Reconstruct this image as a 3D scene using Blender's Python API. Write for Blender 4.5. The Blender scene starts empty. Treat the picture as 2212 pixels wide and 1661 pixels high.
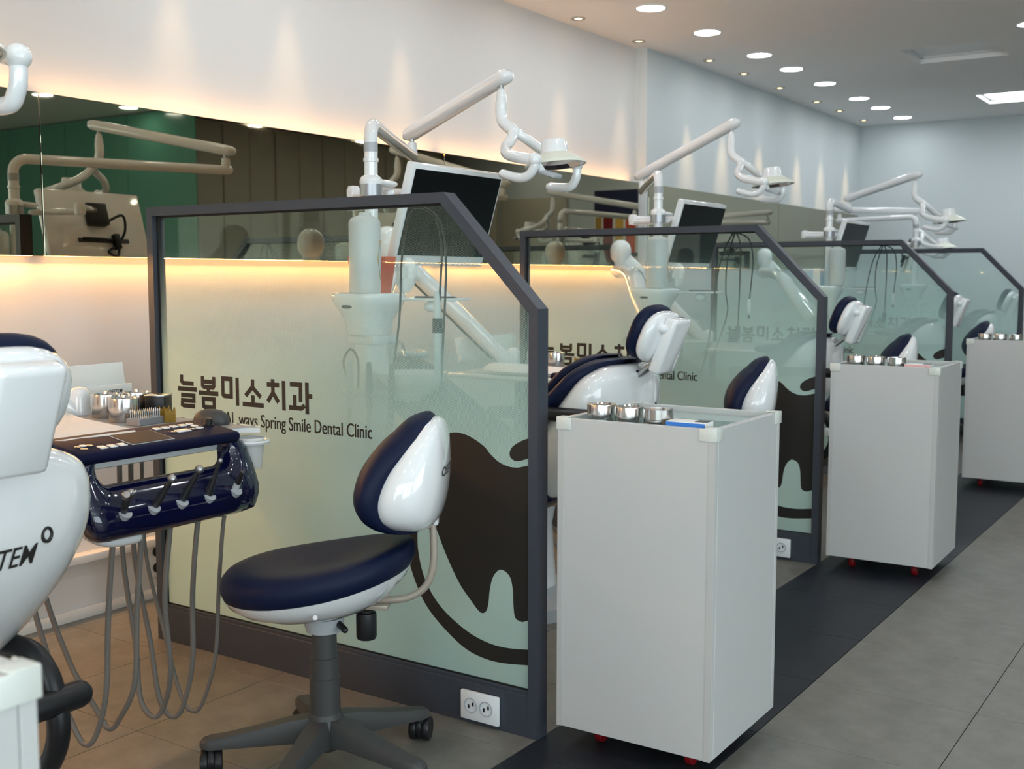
import bpy, bmesh, math, random
from mathutils import Vector, Matrix
random.seed(7)
S = bpy.context.scene
COL = S.collection
R_ = math.radians

# ------------------------------------------------------------------ camera
CAM = Vector((0, 0, 1.197))
YAW, PITCH, ROLL, FPX = 0.5911, -0.0946, 0.0007, 2436.8
def cam_axes():
    cy, sy = math.cos(YAW), math.sin(YAW)
    f = Vector((-sy*math.cos(PITCH), cy*math.cos(PITCH), math.sin(PITCH)))
    r = Vector((cy, sy, 0)); u = r.cross(f)
    return (math.cos(ROLL)*r + math.sin(ROLL)*u, -math.sin(ROLL)*r + math.cos(ROLL)*u, f)
cr, cu, cf = cam_axes()
cd = bpy.data.cameras.new('camera'); cam = bpy.data.objects.new('camera', cd); COL.objects.link(cam)
m = Matrix((cr, cu, -cf)).transposed().to_4x4(); m.translation = CAM
cam.matrix_world = m
cd.sensor_fit = 'HORIZONTAL'; cd.sensor_width = 36; cd.lens = FPX/2212*36
cd.clip_start = 0.02; cd.clip_end = 60
cd.dof.use_dof = True; cd.dof.focus_distance = 2.9; cd.dof.aperture_fstop = 6.3
S.camera = cam

# ------------------------------------------------------------------ world, exposure
W = bpy.data.worlds.new('world'); S.world = W; W.use_nodes = True
bg = W.node_tree.nodes['Background']; bg.inputs[0].default_value = (0.86, 0.94, 1.0, 1); bg.inputs[1].default_value = 4.3   # overcast daylight, entering only by unseen windows added behind and right of the camera
S.view_settings.view_transform = 'Standard'; S.view_settings.look = 'None'
S.view_settings.exposure = 0.31; S.view_settings.gamma = 1
S.view_settings.use_curve_mapping = False
cy = S.cycles
cy.max_bounces = 9; cy.diffuse_bounces = 4; cy.glossy_bounces = 5; cy.transmission_bounces = 6
cy.transparent_max_bounces = 24; cy.caustics_reflective = False; cy.caustics_refractive = False
cy.sample_clamp_indirect = 12.0; cy.use_denoising = True

# light levels
E_DOWN = 35.0      # emission of the round diffusers
E_SPOT = 26.0      # W of each wall-washing spot
E_STRIP_DN = 5.0   # W per metre of LED strip
E_STRIP_UP = 1.15
E_PANEL = 9.0
WARM = (1.0, 0.46, 0.12)
SPOTC = (1.0, 0.66, 0.36)
COOL = (0.92, 0.97, 1.0)

# ------------------------------------------------------------------ materials
MATS = {}
def mat(name, color, rough=0.5, metal=0.0, coat=0.0, spec=0.5, noise=None, bump=None, emit=None, trans=0.0, ior=1.45):
    if name in MATS: return MATS[name]
    m = bpy.data.materials.new(name); m.use_nodes = True; MATS[name] = m
    nt = m.node_tree; b = nt.nodes['Principled BSDF']
    b.inputs['Base Color'].default_value = (*color, 1); b.inputs['Roughness'].default_value = rough
    b.inputs['Metallic'].default_value = metal; b.inputs['Coat Weight'].default_value = coat
    b.inputs['Coat Roughness'].default_value = 0.05
    b.inputs['Specular IOR Level'].default_value = spec; b.inputs['IOR'].default_value = ior
    b.inputs['Transmission Weight'].default_value = trans
    if emit:
        b.inputs['Emission Color'].default_value = (*emit[0], 1); b.inputs['Emission Strength'].default_value = emit[1]
    if noise or bump:
        tc = nt.nodes.new('ShaderNodeTexCoord')
    if noise:                      # (scale, amount, second colour)
        n = nt.nodes.new('ShaderNodeTexNoise'); n.inputs['Scale'].default_value = noise[0]; n.inputs['Detail'].default_value = 6
        n.inputs['Roughness'].default_value = 0.65
        rp = nt.nodes.new('ShaderNodeValToRGB'); rp.color_ramp.elements[0].position = 0.33; rp.color_ramp.elements[1].position = 0.68
        rp.color_ramp.elements[0].color = (*color, 1); rp.color_ramp.elements[1].color = (*noise[2], 1)
        nt.links.new(tc.outputs['Object'], n.inputs['Vector']); nt.links.new(n.outputs['Fac'], rp.inputs[0])
        nt.links.new(rp.outputs[0], b.inputs['Base Color'])
    if bump:                       # (scale, strength)
        n2 = nt.nodes.new('ShaderNodeTexNoise'); n2.inputs['Scale'].default_value = bump[0]; n2.inputs['Detail'].default_value = 4
        bp = nt.nodes.new('ShaderNodeBump'); bp.inputs['Strength'].default_value = bump[1]; bp.inputs['Distance'].default_value = 0.002
        nt.links.new(tc.outputs['Object'], n2.inputs['Vector']); nt.links.new(n2.outputs['Fac'], bp.inputs['Height'])
        nt.links.new(bp.outputs[0], b.inputs['Normal'])
    return m

M_WALL = mat('wall_paint', (0.72, 0.71, 0.70), 0.75, bump=(180, 0.03))
M_WALLB = mat('wall_paint_far', (0.62, 0.67, 0.685), 0.75, bump=(180, 0.03))
M_CEIL = mat('ceiling_paint', (0.88, 0.87, 0.86), 0.85, bump=(200, 0.03))
M_TRIM = mat('white_trim', (0.82, 0.80, 0.77), 0.4)
M_TILE = mat('grey_stone_tile', (0.150, 0.143, 0.127), 0.45, noise=(9, 1, (0.215, 0.205, 0.185)), bump=(60, 0.12))
M_TILED = mat('dark_stone_tile', (0.012, 0.014, 0.020), 0.45, spec=0.35, noise=(9, 1, (0.022, 0.025, 0.034)), bump=(60, 0.12))
M_GROUT = mat('dark_joint', (0.06, 0.055, 0.05), 0.8)
M_FRAME = mat('charcoal_powder_coat', (0.048, 0.055, 0.072), 0.45, bump=(900, 0.05))
M_GASKET = mat('black_rubber', (0.008, 0.008, 0.008), 0.6)
M_INK = mat('dark_vinyl', (0.018, 0.016, 0.014), 0.55)
M_WHITE = mat('white_gloss_plastic', (0.86, 0.87, 0.885), 0.14, coat=1.0)
M_WHITE2 = mat('white_satin_plastic', (0.74, 0.75, 0.76), 0.4)
M_CREAM = mat('lamp_rim_cream', (0.78, 0.80, 0.70), 0.3)
M_NAVYL = mat('navy_leather', (0.005, 0.010, 0.036), 0.48, spec=0.2, bump=(350, 0.15))
M_NAVYP = mat('navy_gloss_plastic', (0.004, 0.005, 0.032), 0.10, coat=1.0)
M_BLACK = mat('black_plastic', (0.010, 0.010, 0.012), 0.38)
M_DGREY = mat('dark_grey_plastic', (0.055, 0.055, 0.055), 0.45)
M_LGREY = mat('light_grey_plastic', (0.45, 0.47, 0.50), 0.35)
M_HOSE = mat('grey_hose', (0.17, 0.155, 0.14), 0.45)
M_BEIGE = mat('beige_metal', (0.42, 0.36, 0.30), 0.35, metal=0.2)
M_STEEL = mat('stainless_steel', (0.62, 0.61, 0.60), 0.18, metal=1.0)
M_STEELB = mat('brushed_steel', (0.45, 0.45, 0.46), 0.34, metal=1.0)
M_DSTEEL = mat('dark_steel', (0.10, 0.10, 0.11), 0.30, metal=0.85)
M_ALU = mat('silver_paint', (0.42, 0.43, 0.46), 0.32, metal=0.6)
M_LAM = mat('white_laminate', (0.57, 0.57, 0.565), 0.33, bump=(500, 0.03))
M_EDGE = mat('pale_edge_band', (0.53, 0.525, 0.515), 0.4)
M_CLEAR = None
M_SCREEN = mat('black_screen', (0.004, 0.005, 0.006), 0.28, spec=0.2)
M_LCD = mat('dim_display', (0.055, 0.045, 0.042), 0.45, spec=0.1)
M_TOWEL = mat('white_towel', (0.82, 0.82, 0.81), 0.95, bump=(500, 0.5))
M_PAPER = mat('white_paper', (0.83, 0.82, 0.80), 0.7)
M_AMBER = mat('amber_plastic', (0.42, 0.24, 0.03), 0.2, trans=0.35)
M_RED = mat('red_plastic', (0.22, 0.006, 0.010), 0.35)
M_ORANGE = mat('orange_red_card', (0.72, 0.10, 0.035), 0.55)
M_BLUEP = mat('blue_print', (0.04, 0.20, 0.62), 0.4)
M_PINKP = mat('pink_print', (0.75, 0.45, 0.45), 0.5)
M_GREYTRAY = mat('grey_tray_mat', (0.30, 0.31, 0.33), 0.45)
M_BOTTLE = mat('milky_bottle', (0.80, 0.82, 0.83), 0.35, trans=0.25)
M_GOLD = mat('gold_line', (0.45, 0.28, 0.05), 0.5)
M_LBLUE = mat('pale_blue_label', (0.45, 0.62, 0.75), 0.5)
M_BEIGEC = mat('beige_cabinet', (0.50, 0.46, 0.38), 0.45)
M_GLASSTOP = mat('green_glass_top', (0.36, 0.52, 0.50), 0.08, coat=0.6)
M_NAVYPR = mat('navy_print', (0.012, 0.016, 0.06), 0.5)
M_DOWN = mat('lit_diffuser', (0.9, 0.9, 0.9), 0.5, emit=(COOL, E_DOWN))
M_BULB = mat('lit_warm_bulb', (0.9, 0.8, 0.6), 0.5, emit=((1.0, 0.72, 0.36), 5.0))
M_PANEL_ON = mat('lit_panel', (0.9, 0.9, 0.9), 0.5, emit=((0.9, 0.97, 1.0), E_PANEL))
M_PANEL_OFF = mat('unlit_panel', (0.85, 0.86, 0.87), 0.4)
M_LED = mat('led_strip', (0.9, 0.8, 0.6), 0.5, emit=(WARM, 6.0))
M_DECK = mat('navy_satin_panel', (0.005, 0.007, 0.032), 0.5, spec=0.12)
M_BRONZE = mat('spot_ring', (0.50, 0.46, 0.40), 0.3, metal=0.8)

def thin_glass(name, tint, gloss_rough=0.0, fres=1.45, film=None):
    """thin sheet: tinted straight-through transmission + mirror reflection; optional dotted frosted film"""
    m = bpy.data.materials.new(name); m.use_nodes = True; nt = m.node_tree; nt.nodes.clear()
    N = nt.nodes.new; L = nt.links.new
    out = N('ShaderNodeOutputMaterial'); tr = N('ShaderNodeBsdfTransparent'); tr.inputs[0].default_value = (*tint, 1)
    gl = N('ShaderNodeBsdfGlossy'); gl.inputs['Roughness'].default_value = gloss_rough
    fr = N('ShaderNodeFresnel'); ge = N('ShaderNodeNewGeometry')
    ir = N('ShaderNodeMapRange'); ir.inputs['To Min'].default_value = fres; ir.inputs['To Max'].default_value = 1/fres   # same reflection from both faces of the thin sheet
    L(ge.outputs['Backfacing'], ir.inputs['Value']); L(ir.outputs[0], fr.inputs[0])
    mx = N('ShaderNodeMixShader')
    base = tr.outputs[0]
    if film:
        tc = N('ShaderNodeTexCoord'); sp = N('ShaderNodeSeparateXYZ'); L(tc.outputs['Object'], sp.inputs[0])
        def math_(op, a, b=None, clamp=False):
            n = N('ShaderNodeMath'); n.operation = op; n.use_clamp = clamp
            for i, v in enumerate((a, b)):
                if v is None: continue
                if isinstance(v, (int, float)): n.inputs[i].default_value = v
                else: L(v, n.inputs[i])
            return n.outputs[0]
        k = 2*math.pi/0.0031
        p = math_('ADD', sp.outputs['X'], sp.outputs['Z']); q = math_('SUBTRACT', sp.outputs['X'], sp.outputs['Z'])
        c1 = math_('COSINE', math_('MULTIPLY', p, k*0.7071)); c2 = math_('COSINE', math_('MULTIPLY', q, k*0.7071))
        v = math_('ADD', math_('MULTIPLY', math_('ADD', c1, c2), 0.25), 0.5)
        cr_ = N('ShaderNodeValToRGB'); e = cr_.color_ramp.elements
        zt = math_('MULTIPLY', sp.outputs['Z'], 1/1.42, True)
        e[0].position = 0.0; e[0].color = (1.15, 1.15, 1.15, 1)
        e[1].position = 1.0; e[1].color = (-0.1, -0.1, -0.1, 1)
        for z, t in film:
            el = e.new(z/1.42); el.color = (t, t, t, 1)
        L(zt, cr_.inputs[0])
        d = math_('SUBTRACT', cr_.outputs[0], v)
        cov = math_('ADD', math_('MULTIPLY', d, 5.0), 0.5, True)
        di = N('ShaderNodeBsdfDiffuse'); di.inputs[0].default_value = (0.43, 0.75, 0.735, 1)
        tl = N('ShaderNodeBsdfTranslucent'); tl.inputs[0].default_value = (0.85, 0.98, 0.90, 1)
        m1 = N('ShaderNodeMixShader'); m1.inputs[0].default_value = 0.6
        L(di.outputs[0], m1.inputs[1]); L(tl.outputs[0], m1.inputs[2])
        m2 = N('ShaderNodeMixShader'); L(cov, m2.inputs[0]); L(tr.outputs[0], m2.inputs[1]); L(m1.outputs[0], m2.inputs[2])
        base = m2.outputs[0]
    L(fr.outputs[0], mx.inputs[0]); L(base, mx.inputs[1]); L(gl.outputs[0], mx.inputs[2]); L(mx.outputs[0], out.inputs[0])
    MATS[name] = m
    return m
M_PANE = thin_glass('clear_glass_face', (0.95, 0.985, 0.975), fres=1.16)
M_FILM = thin_glass('dotted_frosted_film', (0.93, 0.975, 0.965), fres=1.30,
                    film=[(1.36, -0.10), (1.30, 0.03), (1.20, 0.22), (1.05, 0.43), (0.92, 0.66), (0.80, 0.80), (0.68, 0.95), (0.60, 1.1)])
M_CLEAR = mat('cloudy_clear_plastic', (0.70, 0.72, 0.68), 0.2)
M_GREENG = mat('green_glass_wall', (0.09, 0.26, 0.19), 0.2, coat=0.4)
M_MIRROR = mat('bronze_mirror', (0.38, 0.35, 0.255), 0.015, metal=1.0)

# ------------------------------------------------------------------ mesh builder
class B:
    def __init__(s): s.v = []; s.f = []; s.mi = []
    def add(s, vs, fs, mi=0):
        o = len(s.v); s.v += [tuple(v) for v in vs]; s.f += [tuple(i+o for i in f) for f in fs]; s.mi += [mi]*len(fs); return s
    def box(s, c, size, bev=0.0, seg=2, rot=None, mi=0):
        bm = bmesh.new(); bmesh.ops.create_cube(bm, size=1)
        for v in bm.verts: v.co = Vector((v.co.x*size[0], v.co.y*size[1], v.co.z*size[2]))
        if bev > 0: bmesh.ops.bevel(bm, geom=bm.edges[:], offset=min(bev, min(size)*0.49), segments=seg, affect='EDGES', profile=0.5)
        M = (rot if rot is not None else Matrix.Identity(3))
        bm.verts.index_update()
        s.add([M @ v.co + Vector(c) for v in bm.verts], [[v.index for v in f.verts] for f in bm.faces], mi); bm.free(); return s
    def tube(s, pts, r, n=12, round_=False, mi=0, closed=False, flat=None):
        P = [Vector(p) for p in pts]
        rr = list(r) if isinstance(r, (list, tuple)) else [r]*len(P)
        if round_ and not closed:
            def cap(p, q, rad):
                d = (p-q).normalized(); return [(p + d*rad*math.sin(a), max(rad*math.cos(a), rad*0.04)) for a in (R_(85), R_(60), R_(30))]
            a = cap(P[0], P[1], rr[0]); b = cap(P[-1], P[-2], rr[-1])
            P = [x[0] for x in a] + P + [x[0] for x in reversed(b)]; rr = [x[1] for x in a] + rr + [x[1] for x in reversed(b)]
        T = []
        for i in range(len(P)):
            a = P[max(i-1, 0)]; b = P[min(i+1, len(P)-1)]
            if closed: a = P[i-1]; b = P[(i+1) % len(P)]
            t = b-a; T.append(t.normalized() if t.length > 1e-9 else Vector((0, 0, 1)))
        up = Vector((0, 0, 1)) if abs(T[0].z) < 0.9 else Vector((1, 0, 0))
        nrm = (up - T[0]*up.dot(T[0])).normalized(); vs = []
        for i, p in enumerate(P):
            nrm = (nrm - T[i]*nrm.dot(T[i]))
            nrm = nrm.normalized() if nrm.length > 1e-6 else T[i].orthogonal().normalized()
            bn = T[i].cross(nrm)
            k = flat or (1, 1)
            for j in range(n):
                a = 2*math.pi*j/n; vs.append(p + nrm*math.cos(a)*rr[i]*k[0] + bn*math.sin(a)*rr[i]*k[1])
        fs = []; m_ = len(P)
        for i in range(m_ if closed else m_-1):
            for j in range(n):
                a = i*n; b = ((i+1) % m_)*n; fs.append((a+j, a+(j+1) % n, b+(j+1) % n, b+j))
        if not closed: fs.append(tuple(range(n-1, -1, -1))); fs.append(tuple((m_-1)*n+j for j in range(n)))
        return s.add(vs, fs, mi)
    def lathe(s, prof, c=(0, 0, 0), n=24, rot=None, mi=0, capb=True, capt=True):
        M = rot if rot is not None else Matrix.Identity(3); vs = []; fs = []
        for r, z in prof:
            for j in range(n):
                a = 2*math.pi*j/n; vs.append(M @ Vector((r*math.cos(a), r*math.sin(a), z)) + Vector(c))
        for i in range(len(prof)-1):
            for j in range(n): fs.append((i*n+j, i*n+(j+1) % n, (i+1)*n+(j+1) % n, (i+1)*n+j))
        if capb: fs.append(tuple(range(n-1, -1, -1)))
        if capt: fs.append(tuple((len(prof)-1)*n+j for j in range(n)))
        return s.add(vs, fs, mi)
    def loft(s, rings, mi=0, cap=True):
        n = len(rings[0]); vs = [v for r in rings for v in r]; fs = []
        for i in range(len(rings)-1):
            for j in range(n): fs.append((i*n+j, i*n+(j+1) % n, (i+1)*n+(j+1) % n, (i+1)*n+j))
        if cap: fs.append(tuple(range(n-1, -1, -1))); fs.append(tuple((len(rings)-1)*n+j for j in range(n)))
        return s.add(vs, fs, mi)
    def ball(s, c, rad, e=1.0, rot=None, nu=20, nv=12, mi=0):
        def sp(a, b): return math.copysign(abs(a)**b, a)
        M = rot if rot is not None else Matrix.Identity(3); rings = []
        for i in range(nv+1):
            ph = -math.pi/2 + math.pi*i/nv; ph = max(min(ph, R_(88)), R_(-88))
            rings.append([M @ Vector((rad[0]*sp(math.cos(ph), e)*sp(math.cos(2*math.pi*j/nu), e), rad[1]*sp(math.cos(ph), e)*sp(math.sin(2*math.pi*j/nu), e), rad[2]*sp(math.sin(ph), e))) + Vector(c) for j in range(nu)])
        return s.loft(rings, mi)
    def prism(s, poly, a, b, f=lambda u, v, w: (u, w, v), mi=0):
        """2-D polygon (u,v) extruded from w=a to w=b; f maps (u,v,w) to xyz"""
        n = len(poly); vs = [f(u, v, a) for u, v in poly] + [f(u, v, b) for u, v in poly]
        fs = [tuple(range(n)), tuple(range(2*n-1, n-1, -1))] + [(i, (i+1) % n, n+(i+1) % n, n+i) for i in range(n)]
        return s.add(vs, fs, mi)
    def build(s, name, m, parent=None, smooth=35, loc=None, fix=True):
        me = bpy.data.meshes.new(name); me.from_pydata(s.v, [], s.f)
        mm = m if isinstance(m, (list, tuple)) else [m]
        for x in mm: me.materials.append(x)
        if len(mm) > 1:
            for i, p in enumerate(me.polygons): p.material_index = s.mi[i]
        if fix:
            bm = bmesh.new(); bm.from_mesh(me); bmesh.ops.recalc_face_normals(bm, faces=bm.faces[:]); bm.to_mesh(me); bm.free()
        if smooth:
            for p in me.polygons: p.use_smooth = True
            me.set_sharp_from_angle(angle=R_(smooth))
        me.update()
        o = bpy.data.objects.new(name, me); COL.objects.link(o)
        if parent: o.parent = parent
        if loc is not None: o.location = loc
        return o

def spline(pts, n=8):
    P = [Vector(p) for p in pts]; out = []
    for i in range(len(P)-1):
        p0 = P[max(i-1, 0)]; p1 = P[i]; p2 = P[i+1]; p3 = P[min(i+2, len(P)-1)]
        for k in range(n):
            t = k/n; out.append(0.5*((2*p1)+(p2-p0)*t+(2*p0-5*p1+4*p2-p3)*t*t+(3*p1-p0-3*p2+p3)*t**3))
    return out+[P[-1]]
def spline2(pts, n=6): return [(v.x, v.y) for v in spline([(a, b, 0) for a, b in pts], n)]
def sring(cx, cy_, z, hx, hy, e=0.85, n=28):
    def sp(a): return math.copysign(abs(a)**e, a)
    return [Vector((cx+hx*sp(math.cos(2*math.pi*j/n)), cy_+hy*sp(math.sin(2*math.pi*j/n)), z)) for j in range(n)]
def ry(a): return Matrix.Rotation(R_(a), 3, 'Y')
def rz(a): return Matrix.Rotation(R_(a), 3, 'Z')
def rx(a): return Matrix.Rotation(R_(a), 3, 'X')
def basis(z, x=None):
    z = Vector(z).normalized(); x = Vector(x) if x is not None else z.orthogonal()
    x = (x - z*x.dot(z)).normalized(); return Matrix((x, z.cross(x), z)).transposed()
def tag(o, label=None, cat=None, group=None, kind=None):
    if label: o['label'] = label
    if cat: o['category'] = cat
    if group: o['group'] = group
    if kind: o['kind'] = kind
    return o
def empty(name, loc, rot=0):
    o = bpy.data.objects.new(name, None); COL.objects.link(o); o.location = loc; o.rotation_euler = (0, 0, R_(rot)); o.empty_display_size = 0.1
    return o
def copy_tree(o, parent=None, loc=None, rot=None):
    kids = [c for c in bpy.data.objects if c.parent == o]
    c = o.copy(); COL.objects.link(c); c.parent = parent
    if loc is not None: c.location = loc
    if rot is not None: c.rotation_euler = (0, 0, R_(rot))
    for k in kids: copy_tree(k, c)
    return c
def text_mesh(body, size, shear=0.0, offset=0.0, sx=1.0, extrude=0.0):
    cu_ = bpy.data.curves.new('t', 'FONT'); cu_.body = body; cu_.size = size; cu_.shear = shear; cu_.offset = offset; cu_.extrude = extrude
    cu_.resolution_u = 4
    o = bpy.data.objects.new('t', cu_); COL.objects.link(o)
    bpy.context.view_layer.update()
    dg = bpy.context.evaluated_depsgraph_get(); me = bpy.data.meshes.new_from_object(o.evaluated_get(dg))
    vs = [Vector((v.co.x*sx, v.co.y, v.co.z)) for v in me.vertices]; fs = [tuple(p.vertices) for p in me.polygons]
    bpy.data.objects.remove(o); bpy.data.curves.remove(cu_); bpy.data.meshes.remove(me)
    return vs, fs
def refine(vs, fs, maxlen):
    bm = bmesh.new(); bv = [bm.verts.new(v) for v in vs]
    for f in fs:
        try: bm.faces.new([bv[i] for i in f])
        except ValueError: pass
    bmesh.ops.triangulate(bm, faces=bm.faces[:])
    for _ in range(4):
        le = [e for e in bm.edges if e.calc_length() > maxlen]
        if not le: break
        bmesh.ops.subdivide_edges(bm, edges=le, cuts=1); bmesh.ops.triangulate(bm, faces=[f for f in bm.faces if len(f.verts) > 3])
    bm.verts.index_update(); out = [v.co.copy() for v in bm.verts], [tuple(v.index for v in f.verts) for f in bm.faces]; bm.free(); return out
def text_fit(body, width, **k):
    vs, fs = text_mesh(body, 1.0, **k); x0 = min(v.x for v in vs); x1 = max(v.x for v in vs)
    return [Vector(((v.x-x0)/(x1-x0)*width, v.y, v.z)) for v in vs], fs, x1-x0

# ------------------------------------------------------------------ room constants
XA, XB, XM = -3.423, -3.355, -3.363
YJ, YE, YF = 6.53, 11.0, -2.6
XR = 4.6
ZC = 2.64
TILE = 0.455
GX0, GY0 = -3.345, 1.847-2*TILE
PY = [2.384, 4.562, 6.806, 9.039]
PA, PB_, PL, PHC, PH, PD = -3.0176, -1.817, -1.522, 1.1185, 1.42, 0.0485

def structure(o): o['kind'] = 'structure'; return o

# ---- floor with tiles
fl = structure(B().box(((XA-0.2+XR)/2, (YF+YE)/2, -0.055), (XR-XA+0.2, YE-YF+0.2, 0.10)).build('floor', M_GROUT, smooth=0))
def tile_mesh(w, m_):
    b = B(); b.box((w/2, TILE/2, -0.0025), (w-0.0022, TILE-0.0022, 0.005), bev=0.0006, seg=1)
    o = b.build('floor_tile', m_, smooth=0); return o
protos = {}
def put_tile(x, y, w, m_):
    k = (round(w, 4), m_.name)
    if k not in protos: o = tile_mesh(w, m_); protos[k] = o
    else: o = protos[k].copy(); COL.objects.link(o)
    o.parent = fl; o.location = (x, y, 0)
row = 0
y = GY0
while y < YE-0.01:
    put_tile(XA, y, GX0-XA, M_TILE)
    for c in range(10):
        put_tile(GX0+c*TILE, y, TILE, M_TILED if c == 4 else M_TILE)
    y += TILE
# remaining floor outside the picture, same stone
b = B(); b.box(((GX0+10*TILE+XR)/2, (YF+YE)/2, -0.0025), (XR-GX0-10*TILE, YE-YF, 0.005)); b.box(((XA+GX0+10*TILE)/2, (YF+GY0)/2, -0.0025), (GX0+10*TILE-XA, GY0-YF, 0.005))
b.build('floor_border', M_TILE, fl, smooth=0)

# ---- walls
structure(B().box((XA-0.1, (YF+YJ)/2, ZC/2+0.05), (0.2, YJ-YF, ZC+0.1)).build('wall_left', M_WALL, smooth=0))
b = B(); b.box((XB-0.1, (YJ+YE)/2, ZC/2+0.05), (0.2, YE-YJ, ZC+0.1)); structure(b.build('wall_left_far', M_WALLB, smooth=0))
structure(B().box(((XB+XR)/2, YE+0.1, ZC/2+0.05), (XR-XB+0.4, 0.2, ZC+0.1)).build('wall_back', M_WALLB, smooth=0))
WX0, WX1, WZ0, WZ1 = -1.4, 4.3, 0.35, 2.40  # unseen windows, added so soft daylight reaches cabinet fronts and chair backs
wf = B()
wf.box(((XA-0.2+WX0)/2, YF-0.1, ZC/2+0.05), (WX0-XA+0.2, 0.2, ZC+0.1)); wf.box(((WX1+XR+0.2)/2, YF-0.1, ZC/2+0.05), (XR+0.2-WX1, 0.2, ZC+0.1))
wf.box(((WX0+WX1)/2, YF-0.1, WZ0/2), (WX1-WX0, 0.2, WZ0)); wf.box(((WX0+WX1)/2, YF-0.1, (WZ1+ZC+0.1)/2), (WX1-WX0, 0.2, ZC+0.1-WZ1))
structure(wf.build('wall_front', M_WALL, smooth=0))
for k in range(3):
    w_ = (WX1-WX0)/3; x_ = WX0+w_*(k+0.5); fr = B()
    for sx in (-1, 1): fr.box((x_+sx*(w_/2-0.03), YF-0.1, (WZ0+WZ1)/2), (0.06, 0.08, WZ1-WZ0))
    for zz in (WZ0+0.03, WZ1-0.03): fr.box((x_, YF-0.1, zz), (w_-0.12, 0.08, 0.06))
    wn = structure(fr.build('added_window_%d' % (k+1), M_FRAME, smooth=0))
    B().box((x_, YF-0.1, (WZ0+WZ1)/2), (w_-0.12, 0.008, WZ1-WZ0-0.12)).build('added_window_pane', M_PANE, wn, smooth=0)
PL_ = bpy.data.lights.new('added_window_portal', 'AREA'); PL_.shape = 'RECTANGLE'; PL_.size = WX1-WX0; PL_.size_y = WZ1-WZ0; PL_.cycles.is_portal = True
po_ = bpy.data.objects.new('added_window_portal', PL_); COL.objects.link(po_); po_.location = ((WX0+WX1)/2, YF-0.16, (WZ0+WZ1)/2); po_.rotation_euler = (R_(90), 0, 0)
WY0, WY1 = -2.2, 2.8  # more unseen windows, added to brighten the sides facing this wall
wr = B()
wr.box((XR+0.1, (YF+WY0)/2, ZC/2+0.05), (0.2, WY0-YF, ZC+0.1)); wr.box((XR+0.1, (WY1+YE)/2, ZC/2+0.05), (0.2, YE-WY1, ZC+0.1))
wr.box((XR+0.1, (WY0+WY1)/2, WZ0/2), (0.2, WY1-WY0, WZ0)); wr.box((XR+0.1, (WY0+WY1)/2, (WZ1+ZC+0.1)/2), (0.2, WY1-WY0, ZC+0.1-WZ1))
structure(wr.build('wall_right', M_WALL, smooth=0))
for k in range(3):
    w_ = (WY1-WY0)/3; y_ = WY0+w_*(k+0.5); fr = B()
    for sy in (-1, 1): fr.box((XR+0.1, y_+sy*(w_/2-0.03), (WZ0+WZ1)/2), (0.08, 0.06, WZ1-WZ0))
    for zz in (WZ0+0.03, WZ1-0.03): fr.box((XR+0.1, y_, zz), (0.08, w_-0.12, 0.06))
    wn = structure(fr.build('added_window_%d' % (k+4), M_FRAME, smooth=0))
    B().box((XR+0.1, y_, (WZ0+WZ1)/2), (0.008, w_-0.12, WZ1-WZ0-0.12)).build('added_window_pane', M_PANE, wn, smooth=0)
PL_ = bpy.data.lights.new('added_window_portal', 'AREA'); PL_.shape = 'RECTANGLE'; PL_.size = WY1-WY0; PL_.size_y = WZ1-WZ0; PL_.cycles.is_portal = True
po_ = bpy.data.objects.new('added_window_portal', PL_); COL.objects.link(po_); po_.location = (XR+0.16, (WY0+WY1)/2, (WZ0+WZ1)/2); po_.rotation_euler = (R_(90), 0, R_(90))
t = structure(B().box((XA+0.026, (YF+YJ)/2, 0.222), (0.052, YJ-YF, 0.028), bev=0.003).build('trim_1', M_TRIM))
structure(B().box((XA+0.006, (YF+YJ)/2, 0.02), (0.012, YJ-YF, 0.04), bev=0.002).build('baseboard_left', M_TRIM))

# ---- ceiling with square coffers
COF = [(-2.066, -1.49, 5.37, 5.91), (-2.066, -1.49, 7.50, 8.045), (-2.045, -1.47, 9.635, 10.18), (1.75, 2.4, 6.75, 7.3), (-2.066, -1.49, 1.1, 1.64)]
xs = sorted({XA-0.2, XR+0.2} | {c[0] for c in COF} | {c[1] for c in COF}); ys = sorted({YF-0.2, YE+0.2} | {c[2] for c in COF} | {c[3] for c in COF})
b = B()
for i in range(len(xs)-1):
    for j in range(len(ys)-1):
        mx_, my_ = (xs[i]+xs[i+1])/2, (ys[j]+ys[j+1])/2
        if any(c[0] < mx_ < c[1] and c[2] < my_ < c[3] for c in COF): continue
        b.box((mx_, my_, ZC+0.01), (xs[i+1]-xs[i], ys[j+1]-ys[j], 0.02))
b.box(((XA+XR)/2, (YF+YE)/2, ZC+0.14), (XR-XA+0.4, YE-YF+0.4, 0.02))
ceil = structure(b.build('ceiling', M_CEIL, smooth=0))
lit = {2: True}
COFN = {0: 'unlit square panel light in a ceiling coffer, between the lit disc rows near the mirror', 1: 'unlit grey square panel light sunk in a ceiling coffer before the glowing one',
        2: 'glowing square panel light in a ceiling coffer next to the end wall', 3: 'unlit square panel light in the ceiling before the green glass wall', 4: 'unlit square panel light above the bay farthest from the end wall'}
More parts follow.
